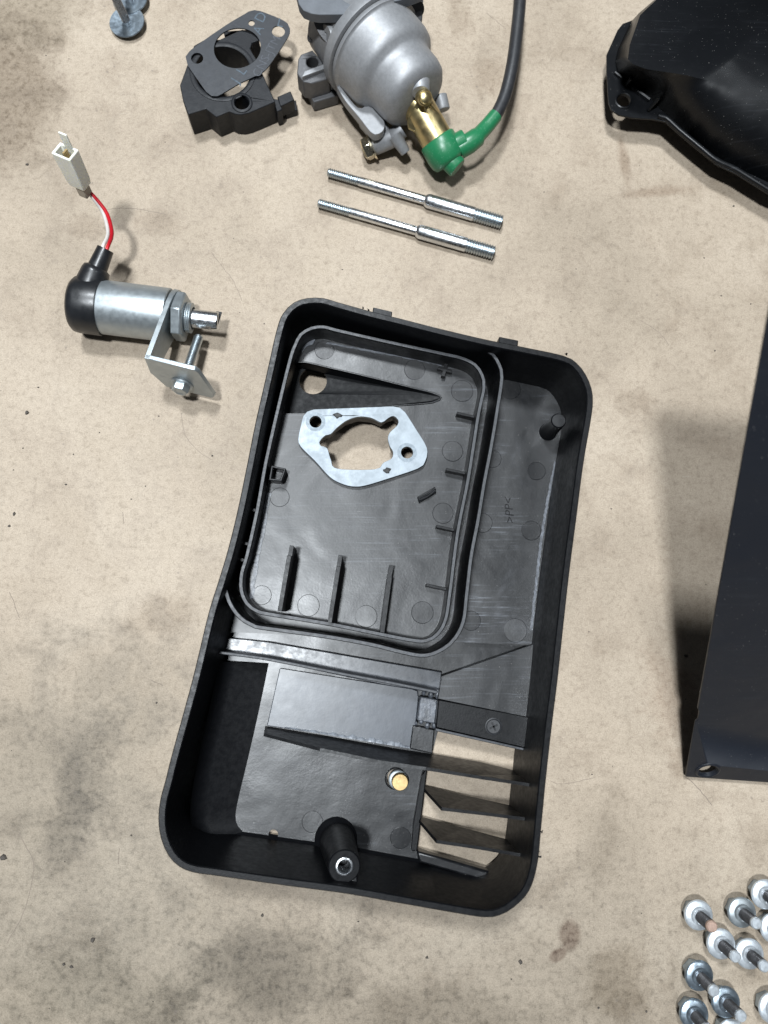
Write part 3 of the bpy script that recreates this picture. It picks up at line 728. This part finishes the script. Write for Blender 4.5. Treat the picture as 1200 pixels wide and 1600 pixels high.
stud((512, 269), (784, 347), 'upper of two stepped steel studs, nearer the green-capped carburettor')
stud((497, 317), (772, 395), 'lower of two stepped steel studs, nearer the black filter housing')
# ------------------------------------------------------------------ flange bolts
def make_bolt(label, org):
    t = thing('flange_bolt', label, 'bolt', (0, 0, 0), 'flange bolts standing on their heads')
    MB().lathe([(0, 0), (5.0, 0), (5.7, .7), (5.7, 8.2)], (0, 0, 0), (0, 0, 1), 6).build('hex_head', M['bluezinc'], t, bevel=.3)
    MB().lathe([(5.2, 7.4), (7.7, 7.8), (7.9, 8.3), (7.7, 8.9), (6.9, 9.5), (4.6, 9.9), (4.3, 9.6), (3.0, 9.6)], (0, 0, 0), (0, 0, 1), 36).build('flange', M['whitezinc'], t, angle=50)
    MB().lathe([(2.7, 9.4), (2.7, 11)] + threads(3.05, 11.0, 23.0, 1.2, .5) + [(2.5, 24.0), (2.2, 24.4), (0, 24.4)], (0, 0, 0), (0, 0, 1), 20).build('shank', M['darksteel'], t, angle=25)
    MB().lathe([(2.6, 22.2), (2.95, 22.8), (2.95, 24.2), (2.3, 24.9), (0, 25.0)], (0, 0, 0), (0, 0, 1), 20).build('tip', M['whitezinc'], t, angle=30)
    return t
bolts = [((1093, 1431), 'flange bolt with a copper-coloured tip at the upper left of the group'),
         ((1161, 1427), 'dull grey flange bolt left of the topmost bolt at the picture edge'),
         ((1197, 1398), 'topmost flange bolt of the group, cut by the right picture edge'),
         ((1128, 1476), 'flange bolt just below the copper-tipped bolt, its shank pointing at its right neighbour'),
         ((1173, 1492), 'flange bolt right of the one below the copper-tipped bolt'),
         ((1093, 1525), 'shiny bluish flange bolt at the left of the group, below the open gap'),
         ((1135, 1568), 'shiny bluish flange bolt right of the lowest left bolt'),
         ((1086, 1586), 'lowest left flange bolt, cut by the bottom picture edge'),
         ((1211, 1452), 'flange bolt mostly cut off by the right picture edge, second from the top'),
         ((1208, 1577), 'flange bolt cut off by the right picture edge near the bottom corner'),
         ((1143, 1618), 'flange bolt almost out of the picture at the bottom edge')]
proto = None
for i, ((x, y), lab) in enumerate(bolts):
    if proto is None:
        proto = b = make_bolt(lab, None)
    else:
        b = proto.copy(); COL.objects.link(b)
        for ch in proto.children:
            c = ch.copy(); c.parent = b; COL.objects.link(c)
            if x in (1093, 1135, 1086) and ch.name.startswith('flange') and i > 3:
                c.data = c.data.copy(); c.data.materials[0] = M['bluezinc']
            if x == 1161 and ch.name.startswith('flange'):
                c.data = c.data.copy(); c.data.materials[0] = M['zinc_dull']
        b['label'] = lab
    p = G(x, y, 9.5); b.location = (p.x * .001, p.y * .001, 0); b.rotation_euler = (random.uniform(-.035, .035), random.uniform(-.035, .035), random.random() * 3)
for ch in proto.children:
    if ch.name.startswith('tip'): ch.data = ch.data.copy(); ch.data.materials[0] = M['copper']
# ------------------------------------------------------------------ wide-headed bolts top left
def wide_bolt(x, y, label, tilt):
    p = G(x, y, 3.5); t = thing('wide_head_bolt', label, 'bolt', (p.x, p.y, 0), 'wide-headed bolts standing on their heads')
    o = V((p.x, p.y, 0)); ax = V((tilt[0], tilt[1], 1))
    MB().lathe([(0, 0), (5, .3), (9.0, 1.6), (10.9, 3.0), (11.1, 3.5), (10.8, 3.9), (6, 3.6), (3.2, 3.4), (0, 3.4)], o, ax, 40).build('head', M['bluezinc'], t, angle=50)
    MB().lathe([(2.6, 3.2), (2.5, 5)] + threads(2.6, 5, 36, .9, .3) + [(2, 37), (0, 37)], o, ax, 20).build('shank', M['steel'], t, angle=25)
wide_bolt(199, 34, 'wide-headed steel bolt standing on its round head, lower of two at the top edge', (-.10, 0.02))
wide_bolt(204, -2, 'wide-headed steel bolt behind the other, mostly cut by the top edge', (-.10, .02))
# ------------------------------------------------------------------ insulator block
bo = thing('insulator_block', 'black plastic carburettor insulator block under the paper gasket', 'spacer block', G(360, 130, 0))
zt = 19.0
top_px = [(293, 100), (281, 133), (286, 158), (294, 179), (322, 170), (338, 183), (358, 174), (366, 178), (378, 179), (390, 176), (430, 159), (411, 117), (404, 98), (398, 88), (391, 76), (394, 67), (405, 63), (404, 56), (392, 49), (378, 46), (362, 53), (342, 62), (317, 63), (303, 71)]
bore = circ(px([(348, 112)], zt)[0], 16.5, 40, 1.05, 1.0)
bh = circ(px([(378, 161)], zt)[0], 4.3, 24)
sq = circ(px([(397, 72)], zt)[0], 5.5, 16)
MB().prism(px(top_px, zt), 0.0, zt, [bore, bh]).build('block_body', M['phenolic'], bo, bevel=0.8)
MB().lathe([(19.8, -.3), (19.6, .35), (18.9, .5), (17.3, .5), (16.6, .2), (16.6, -4)], (*px([(348, 112)], zt)[0], zt), (0, 0, 1), 44, ring=True).build('bore_rim', M['phenolic'], bo)
MB().prism(px([(433, 151), (454, 142), (460, 156), (438, 166)], 15), 5, 15).build('side_lug', M['phenolic'], bo, bevel=0.5)
MB().prism(px([(441, 160), (462, 155), (465, 171), (446, 176)], 6), 0, 5.5).build('lower_lug', M['phenolic'], bo, bevel=0.5)
MB().prism(px([(425, 148), (436, 150), (440, 166), (432, 169)], 17), 0.4, 14).build('lug_web', M['phenolic'], bo, bevel=0.5)
MB().lathe([(6.3, -.5), (6.3, .5), (5.8, .8), (4.8, .8), (4.5, .3)], (*px([(378, 161)], zt)[0], zt), (0, 0, 1), 28, ring=True).build('hole_rim', M['phenolic'], bo)
MB().box(G(375, 72, 8), (8, 1, 0), (-1, 4, 0), (0, 0, 8)).build('inner_step', M['phenolic'], bo, bevel=.6)
# ------------------------------------------------------------------ paper gasket
ga_px = [(291, 93), (296, 80), (349, 42), (382, 22), (392, 17), (406, 17), (443, 32), (451, 40), (453, 50), (445, 66), (420, 103), (406, 115), (375, 130), (340, 150), (331, 150), (323, 144), (305, 119), (293, 101)]
gz = 21.0
gpart = thing('paper_gasket', 'thin dark printed paper gasket resting on the black insulator block', 'gasket', G(370, 85, 20))
MB().prism(smooth_closed(px(ga_px, gz), 2.0), gz - .8, gz, [circ(px([(371, 75)], gz)[0], 13.4, 44, 1.06, 0.98, .5), circ(px([(393, 36)], gz)[0], 1.9, 18), circ(px([(435, 49)], gz)[0], 3.9, 24), circ(px([(308, 91)], gz)[0], 3.6, 24)]).build('gasket_sheet', M['paper'], gpart)
tx = MB(); put_text(tx, 'CNS-JTM', 7.6, G(417, 88, gz + .03), G(432, 62, gz) - G(404, 112, gz), G(405, 85, gz) - G(427, 95, gz), .03)
tx.build('printed_lettering', M['print_grey'], gpart)
lt = MB(); xd, yd = G(432, 62, gz) - G(404, 112, gz), G(405, 85, gz) - G(427, 95, gz)
for ch, hgt, pos, x_, y_ in (('J', 8.5, (368, 126), V((.55, .84, 0)), V((-.84, .55, 0))), ('L', 8.5, (378, 111), V((.55, .84, 0)), V((-.84, .55, 0))), ('D', 9, (408, 27), xd, yd), ('A', 8, (404, 47), xd, yd), ('L', 8, (438, 36), V((1, -.2, 0)), V((.2, 1, 0)))):
    lt = MB(); put_text(lt, ch, hgt, G(*pos, gz + .03), x_, y_, .03); lt.build('printed_letter', M['print'], gpart)
# ------------------------------------------------------------------ fuel-cut solenoid with bracket, wires and connector
s0 = G(128, 476, 17); s1 = G(266, 493, 16.5)
so_ = thing('solenoid', 'silver solenoid with black rubber cap, angle bracket and white connector', 'solenoid', G(190, 500, 0))
a = (s1 - s0).normalized(); L = (s1 - s0).length
lb = 10.5
MB().lathe([(14.9, lb - 1), (15.1, lb), (15.1, L - .5), (14.6, L)], s0, a, 48).build('barrel', M['zinc_dull'], so_, angle=40)
cap = MB().lathe([(0, -5.2), (11, -5.0), (14.0, -4.4), (15.5, -2.8), (16.0, 0), (16.1, lb + 1.2), (15.9, lb + 1.8), (15.0, lb + 1.9)], s0, a, 48).build('rubber_cap', M['cap'], so_, angle=50)
bt0 = s0 + a * 5 + V((0, 8, 5)); bt1 = G(165, 389, 28)
MB().tube([bt0, bt0 + (bt1 - bt0) * .42, bt0 + (bt1 - bt0) * .5, bt0 + (bt1 - bt0) * .54, bt1], [8.5, 7.8, 7.2, 5.4, 4.6], 20).build('boot', M['cap'], so_, angle=50)
e = math.radians(11)
a1 = a; a = V((math.cos(-.23), math.sin(-.23), 0)); 
pe = V((a.y, -a.x, 0)).normalized()
if pe.y > 0: pe = -pe
q = pe * math.cos(e) + V((0, 0, 1)) * math.sin(e)
w = a.cross(q); w = w if w.z > 0 else -w
q = (w.cross(a)); q = q if q.y < 0 else -q
hw = 14.0; th = 1.3; PL = 37.0
outl = [(PL, -3.0), (PL, hw)] + [(-math.cos(k) * 0 - 15.5 * math.sin(math.pi * k / 10) * 1.0 - 0, hw * math.cos(math.pi * k / 10)) for k in range(0, 11)]
pl = MB().prism(outl, L, L + 2 * th, [circ((0, 0), 8.5, 24)])
sE = s0 + a1 * L
pl.v = [sE + q * v.x + w * v.y + a * (v.z - L) for v in pl.v]
br = pl.build('bracket', M['zinc_dull'], so_, bevel=.4)
ft = MB(); FL = 27.0; fo = [(4.0, -15), (FL + 4, -15.5), (FL + 6, -12), (FL, hw - 2), (FL - 2, hw), (-2 * th, hw), (-2 * th, -2)]
ft.prism(fo, PL - 2 * th, PL + .1, [circ((15.0, -6), 3.0, 20)])
ft.v = [sE + a * (2 * th + v.x) + w * v.y + q * v.z for v in ft.v]
ft.build('bracket_foot', M['zinc_dull'], br, bevel=.4)
a2, a = a, a1
MB().lathe([(11.3, L + 2 * th), (13.9, L + 2 * th + .6), (14.2, L + 2 * th + 1), (14.2, L + 8.2), (13.2, L + 9.2), (9.0, L + 9.4)], s0, a, 6, phase=.25, u=w).build('hex_nut', M['zinc_dull'], so_, bevel=.5)
MB().lathe([(8.6, L)] + threads(8.6, L + 1, L + 12.5, 1.2, .5) + [(6.4, L + 13), (6.0, L + 10), (4.8, L + 9.5)], s0, a, 32).build('threaded_neck', M['zinc_dull'], so_, angle=25)
rod0 = s0 + a * (L + 6); rod1 = s0 + a * (L + 28)
rod = MB().lathe([(5.2, 0), (5.2, 21), (4.7, 21.7), (0, 21.7)], rod0, a, 28).build('plunger', M['steel'], so_)
MB().box(rod0 + a * 20.4 + w * 1.0, a * 1.6, q * 5.6, w * .55).build('plunger_slot', M['chip'], rod)
b0 = sE + a2 * (2 * th + 15.0) + q * (PL + .2) + w * -6
bo2 = MB().lathe([(6.2, 0), (6.4, .5), (5.9, 1.3)], b0, q, 32).build('bracket_bolt', M['zinc_dull'], so_)
MB().lathe([(5.0, .8), (5.0, 4.4), (4.4, 5.3), (3.0, 5.4), (2.7, 5.0), (0, 5.0)], b0, q, 6).build('bolt_head', M['zinc_dull'], bo2, bevel=.3)
MB().lathe([(2.5, 0)] + threads(2.75, 1, 31, .95, .35) + [(2.2, 32), (0, 32)], b0, -q, 20).build('bolt_shank', M['thread'], bo2, angle=25)
# wires
c0 = G(137, 301, 46)
for nm, dx in (('red_wire', 3), ('white_wire', -3)):
    m = M['red'] if nm[0] == 'r' else M['white']
    pts = [tuple(bt1 - (bt1 - bt0).normalized() * 4 + V((dx * .35, 0, 0))), tuple(bt1 + V((dx * .45, 2, 0))), tuple(G(172 + dx, 365, 33)), tuple(G(165 + dx * .9, 335, 39)), tuple(G(151 + dx * .6, 314, 43)), tuple(G(139 + dx * .3, 300, 46)), tuple(G(132, 292, 48))]
    MB().tube(smooth_open(pts, 2), 1.05, 10).build(nm, m, so_, angle=80)
# connector
cm = G(101, 236, 74); cb = G(126, 288, 52); d = (cm - cb); dl = d.length; d.normalize()
xd = G(124, 242, 74) - G(84, 222, 74); xd = (xd - d * xd.dot(d)).normalized(); yd = d.cross(xd)
cn = MB(); o2 = [(-5.6, -4.1), (5.6, -4.1), (5.6, 4.1), (-5.6, 4.1)]; i2 = [(-4.2, -2.8), (4.2, -2.8), (4.2, 2.8), (-4.2, 2.8)]
def ring(pts, t, s=1): return [cb + d * t + xd * (p[0] * s) + yd * (p[1] * s) for p in pts]
lv = [ring(o2, 0, .82), ring(o2, 4, .92), ring(o2, dl, 1), ring(i2, dl, 1), ring(i2, dl - 12, .95)]
vs = [p for l in lv for p in l]; fs = [(i * 4 + k, i * 4 + (k + 1) % 4, (i + 1) * 4 + (k + 1) % 4, (i + 1) * 4 + k) for i in range(4) for k in range(4)] + [(3, 2, 1, 0), (16, 17, 18, 19)]
cn.add(vs, fs); con = cn.build('connector', M['nylon'], so_, bevel=.8, seg=3)
MB().box(cb - d * 3 + xd * .5, xd * 2.7, yd * 2.7, d * 4).build('wire_seal', M['seal'], con, bevel=.6)
MB().box(cb + d * (dl - 5), xd * .5, yd * 1.6, d * 5).build('terminal', M['brass'], con)
MB().box(cb + d * (dl + 3.5) + yd * 3.2 + xd * .3, xd * 2.4, yd * .5, d * 5).build('latch', M['nylon'], con, bevel=.3)
# ------------------------------------------------------------------ carburettor
RC = G(584, 76, 31); ca = V((.60, -.79, .08)).normalized()
carb = thing('carburettor', 'grey cast carburettor with round bowl, green-capped solenoid and black cable', 'carburettor', G(580, 100, 0))
bowl = MB().lathe([(29.5, -.5), (30.3, 0), (30.3, 2.2), (29.0, 2.8), (28.6, 4), (28.2, 16), (27.4, 19.5), (25.4, 22), (23.2, 23.6), (22.1, 25.4), (21.9, 29), (21.7, 35), (20.8, 39), (18.4, 42), (14, 43.6), (0, 44.0)], RC, ca, 64).build('float_bowl', M['cast'], carb, angle=60)
MB().lathe([(28, -1.4), (29.6, -1.2), (29.6, -.3), (28, -.3)], RC, ca, 64, ring=True).build('bowl_seal', M['chip'], carb)
body = MB().lathe([(22, -34), (26, -30), (27, -20), (28.5, -10), (31.6, -7), (31.8, -1.5), (30, -1)], RC, ca, 56).build('body', M['cast'], carb, angle=45)
# lug on the flange ring
def cyl(p0, p1, r0, r1, name, mat, par, hole=0, n=24, hd=4):
    ax = p1 - p0; l = ax.length
    pr = [(r0, 0), (r1, l - .5), (r1 - .4, l)]
    pr += [(hole, l), (hole, l - hd), (0, l - hd)] if hole else [(0, l)]
    return MB().lathe(pr, p0, ax, n).build(name, mat, par, angle=45)
cyl(G(538, 52, 40), G(509, 57, 44), 7, 6.2, 'screw_lug', M['cast'], carb, 2.2)
cyl(G(505, 60, 26), G(483, 58, 30), 3.4, 2.8, 'vent_nipple', M['cast_dark'], carb, 1.3)
# venturi and top flange
vb = G(552, 30, 20); vt = V((G(552, -6, 58).x, G(552, -6, 58).y, 52))
MB().lathe([(24, 0), (24, (vt - vb).length)], vb, vt - vb, 40).build('venturi', M['cast_dark'], carb)
fl_px = [(462, -14), (467, 6), (474, 16), (486, 21), (500, 23), (553, 22), (580, 15), (606, 4), (640, -3), (662, -12), (664, -40), (640, -58), (560, -66), (480, -50)]
MB().prism(px(fl_px, 58), 52, 58, [circ(px([(558, -22)], 58)[0], 12, 36)]).build('intake_flange', M['grey_gasket'], carb, bevel=.8)
MB().lathe([(12.2, 0), (0, 0.1)], (*px([(556, -22)], 54)[0], 55.5), (0, 0, 1), 36).build('bore_paper', M['greenpaper'], carb)
MB().prism(px([(606, 8), (640, 0), (662, -8), (660, 28), (655, 46), (648, 40), (640, 22)], 40), 24, 40).build('throttle_side', M['cast_dark'], carb, bevel=1.5)
cyl(G(648, 14, 38), G(652, 14, 41), 5, 4.6, 'side_screw', M['chip'], carb)
# mounting ears on the ring
MB().box(RC + ca * -3 + V((4, 24, 18)), V((9, 4, 0)), V((-1.5, 3, 0)), V((0, 0, 3))).build('ring_ear', M['cast'], carb, bevel=.8)
# left bracket with hole and fins
bk = [(466, 92), (470, 85), (488, 78), (497, 88), (520, 108), (515, 122), (488, 130), (474, 128), (464, 115)]
lb_ = MB().prism(px(bk, 22), 8, 22, [circ(px([(488, 97)], 22)[0], 3.6, 20)]).build('linkage_bracket', M['cast_dark'], carb, bevel=.6)
for k in range(3):
    a0, a1 = G(474 + 5 * k, 121 + 10 * k, 22 - 5 * k), G(515 + 5 * k, 106 + 12 * k, 22 - 5 * k)
    MB().box((a0 + a1) / 2, (a1 - a0) / 2, V((.8, 2.0, 0)), V((0, 0, 3))).build('fin', M['cast'], lb_, bevel=.5)
MB().prism(px([(466, 118), (474, 128), (490, 160), (530, 148), (520, 120)], 9), 0.4, 9).build('lower_bracket', M['cast_dark'], carb, bevel=.8)
# flat tab on the bowl
tp = [(526, 134), (530, 133), (560, 168), (577, 159), (582, 161), (599, 187), (601, 198), (597, 206), (588, 210), (579, 206), (560, 182), (540, 158)]
tab = MB().prism(smooth_closed(px(tp, 24), 1.5), 18, 24); 
tab.build('side_tab', M['cast'], carb, bevel=.9)
MB().prism(px([(560, 182), (578, 160), (596, 170), (612, 205), (600, 214), (584, 210)], 18), 8, 18).build('tab_web', M['cast'], carb, bevel=1.5)
# drain bolt boss and bolt
db0, db1 = G(612, 214, 13), G(584, 228, 9)
cyl(db0, db1, 6.2, 5.6, 'drain_boss', M['cast'], carb)
dax = (db1 - db0).normalized()
dbt = MB().lathe([(6, 0), (7.6, .4), (7.6, 1.5), (6.2, 1.9)], db1, dax, 28).build('drain_bolt', M['goldpink'], carb)
MB().lathe([(6.7, 1.6), (6.7, 5.8), (5.6, 6.9), (3.8, 7.0), (3.3, 6.2), (0, 6.2)], db1, dax, 6, phase=.3).build('bolt_head', M['goldpink'], dbt, bevel=.3)
cyl(G(617, 212, 17), G(634, 239, 12), 4.3, 3.0, 'drain_nipple', M['cast'], carb, 1.5)
cyl(G(628, 202, 16), G(612, 216, 13), 5, 5, 'nipple_base', M['cast'], carb)
cyl(RC + ca * 26 + V((10, -8, 10)), G(657, 145, 44), 6.2, 5.2, 'solenoid_lug', M['cast'], carb)
cyl(G(688, 150, 22), G(693, 172, 20), 4, 4, 'far_lug', M['cast'], carb)
# gold solenoid
g0, g1 = G(654, 168, 28), G(697, 244, 17)
ga = (g1 - g0); gl_ = ga.length; ga.normalize()
sol = MB().lathe([(8.6, -6), (9.4, -5), (9.6, -4.2), (9.6, gl_ - 5)], g0, ga, 40).build('solenoid_body', M['gold'], carb, angle=45)
bp = [G(655, 150, 42), G(668, 140, 42), G(676, 150, 41), G(672, 163, 38), G(648, 205, 26), G(638, 200, 26), G(636, 190, 28)]
MB().hexa([p - V((0, 0, 1.4)) for p in bp], bp).build('solenoid_bracket', M['gold'], sol, bevel=.4)
cyl(G(660, 150, 40), G(664, 153, 45.5), 4.6, 4.3, 'solenoid_screw', M['gold'], sol)
MB().lathe([(3.6, 0), (3.4, 1.6), (2.2, 2.6), (0, 2.9)], G(664, 153, 45), V((.3, -.3, 1)), 20).build('screw_dome', M['gold'], sol)
MB().tube([G(672, 164, 36), G(690, 186, 28), G(703, 208, 22)], 1.2, 8).build('edge_strap', M['gold'], sol)
gc = MB().lathe([(10.2, gl_ - 11), (11.0, gl_ - 10.2), (11.2, gl_ - 2), (10.6, gl_ + 2.4), (9.2, gl_ + 4.6), (7, gl_ + 5.2), (0, gl_ + 5.4)], g0, ga, 40).build('green_cap', M['green'], carb, angle=50)
bn0 = G(704, 252, 18); MB().lathe([(6.3, -1), (6.3, 5.0), (5.7, 6.0), (0, 6.2)], bn0, ga + V((.25, 0, .25)), 28).build('cap_button', M['green'], gc, angle=50)
MB().lathe([(7.2, -4), (7.2, 6), (6.8, 6.6), (0, 6.7)], G(712, 228, 20), V((.8, .35, .25)), 24, sx=.9).build('cap_collar', M['green'], gc, angle=50)
nz = [tuple(G(718, 232, 20)), tuple(G(733, 224, 22)), tuple(G(746, 214, 23)), tuple(G(748, 211, 23)), tuple(G(762, 196, 24)), tuple(G(775, 180, 25))]
MB().tube(nz, [6.2, 6.0, 5.6, 4.6, 4.4, 4.2], 20).build('cap_nozzle', M['green'], gc, angle=50)
hs = smooth_open([tuple(G(766, 192, 24.2)), tuple(G(775, 180, 25)), tuple(G(789, 150, 26)), tuple(G(800, 105, 28)), tuple(G(807, 55, 29)), tuple(G(812, 5, 30)), tuple(G(814, -50, 30))], 4)
MB().tube(hs, 3.75, 20).build('cable', M['hose'], carb, angle=80)
# ------------------------------------------------------------------ black fan shroud, top right
shd = thing('fan_shroud', 'black pressed metal fan shroud with a bolt hole in its corner flange', 'shroud', G(1080, 120, 0))
fz = 17.0
fo = [(1030, 0), (1010, 15), (992, 30), (973, 37), (965, 47), (948, 85), (948, 112), (951, 160), (955, 171), (966, 179), (988, 184), (1020, 186), (1040, 190), (1060, 208), (1090, 233), (1120, 257), (1150, 271), (1200, 302), (1260, 330), (1270, -40), (1060, -40)]
MB().prism(px(fo, fz), fz - 1.2, fz, [circ(px([(974, 157)], fz)[0], 4.2, 24)]).build('flange', M['painted'], shd, bevel=.5)
MB().lathe([(5.6, -.3), (5.5, .4), (4.9, .7), (4.3, .5), (4.1, -1.4)], G(974, 157, fz), (0, 0, 1), 28, ring=True).build('hole_lip', M['painted'], shd)
# body rising from the flange
b1 = [(1034, -6), (1014, 14), (996, 28), (986, 34), (965, 78), (961, 96), (966, 116), (985, 131), (1015, 152), (1033, 172), (1052, 189), (1075, 211), (1105, 236), (1140, 257), (1200, 285), (1260, 310)]
b2 = [(1040, -16), (1023, 2), (1010, 14), (1000, 24), (984, 70), (981, 92), (988, 100), (1010, 108), (1050, 114), (1075, 118), (1090, 122), (1110, 126), (1140, 130), (1170, 134), (1205, 138), (1262, 150)]
zz = [44] * 16
sb = MB(); P1 = [V(G(x, y, fz)) for x, y in b1]; P2 = [V(G(x, y, z)) for (x, y), z in zip(b2, zz)]
mid = [p * .35 + q_ * .65 + V((0, 0, 3.5)) for p, q_ in zip(P1, P2)]
n = len(P1); farp = V(G(1270, -30, 44)); cen = [farp] 
vs = P1 + mid + P2 + cen
fs = [(i, i + 1, n + i + 1, n + i) for i in range(n - 1)] + [(n + i, n + i + 1, 2 * n + i + 1, 2 * n + i) for i in range(n - 1)] + [(2 * n + i, 2 * n + i + 1, 3 * n) for i in range(n - 1)]
sb.add(vs, fs); so3 = sb.build('raised_body', M['painted'], shd, angle=50)
smod = so3.modifiers.new('sheet', 'SOLIDIFY'); smod.thickness = 0.0012; smod.offset = -1
# rolled lip along the lower edge and small gussets
lp = smooth_open([tuple(G(x, y, fz + .6)) for x, y in ((1028, 181), (1040, 184), (1060, 202), (1090, 227), (1120, 251), (1150, 265), (1200, 296), (1240, 318))], 3)
MB().tube(lp, 1.6, 10).build('rolled_lip', M['painted'], shd, angle=80)
for a_, b_ in (((979, 133), (987, 122)), ((1013, 172), (1029, 154))):
    MB().tube([G(*a_, fz + .5), G(*b_, fz + 8)], 1.2, 8).build('gusset', M['painted'], shd, angle=80)
MB().tube(smooth_open([tuple(G(961, 113, fz + .8)), tuple(G(974, 124, fz + .8))], 2), 1.0, 8).build('pressed_edge', M['painted'], shd)
MB().tube(smooth_open([tuple(G(988, 136, fz + 1)), tuple(G(1015, 156, fz + 1))], 2), 1.4, 8).build('pressed_edge', M['painted'], shd)
# ------------------------------------------------------------------ black sheet panel, right edge
pn = thing('cover_panel', 'tilted blue-black painted sheet metal panel at the right edge, bolt hole in its corner', 'panel', G(1150, 1100, 0))
A, Bp = G(1071, 1214, 5), PANEL_TOP
D = A + (G(1330, 1232, 5) - A) * 2.6; Cc = Bp + (D - A)
ex, ey = (D - A), (Bp - A)
def P_(u, v): return A + ex * u + ey * v
nrm = ex.cross(ey).normalized()
hc = G(1102, 1192, 8); hu = (hc - A)
# solve panel coordinates of the hole
den = ex.cross(ey).length
uu = (hu.cross(ey)).dot(nrm) / den; vv = (ex.cross(hu)).dot(nrm) / den
lx, ly = ex.length, ey.length
nick = [(0, 0), (lx, 0), (lx, ly), (0, ly), (0, ly * .222), (1.0, ly * .215), (1.2, ly * .19), (0, ly * .183)]
pp = MB().prism(nick, -1.4, 0, [circ((uu * lx, vv * ly), 5.0, 28)])
exn, eyn = ex / lx, ey / ly
pp.v = [A + exn * v.x + eyn * v.y + nrm * v.z for v in pp.v]
po = pp.build('sheet', M['panel'], pn, bevel=.4)
MB().lathe([(7.0, -.2), (6.8, .4), (6.0, .8), (5.3, .5), (4.9, -1.6)], A + exn * uu * lx + eyn * vv * ly, nrm, 28, ring=True).build('hole_lip', M['panel'], pn)
for o in list(bpy.data.objects):
    if '_o' in o: del o['_o']
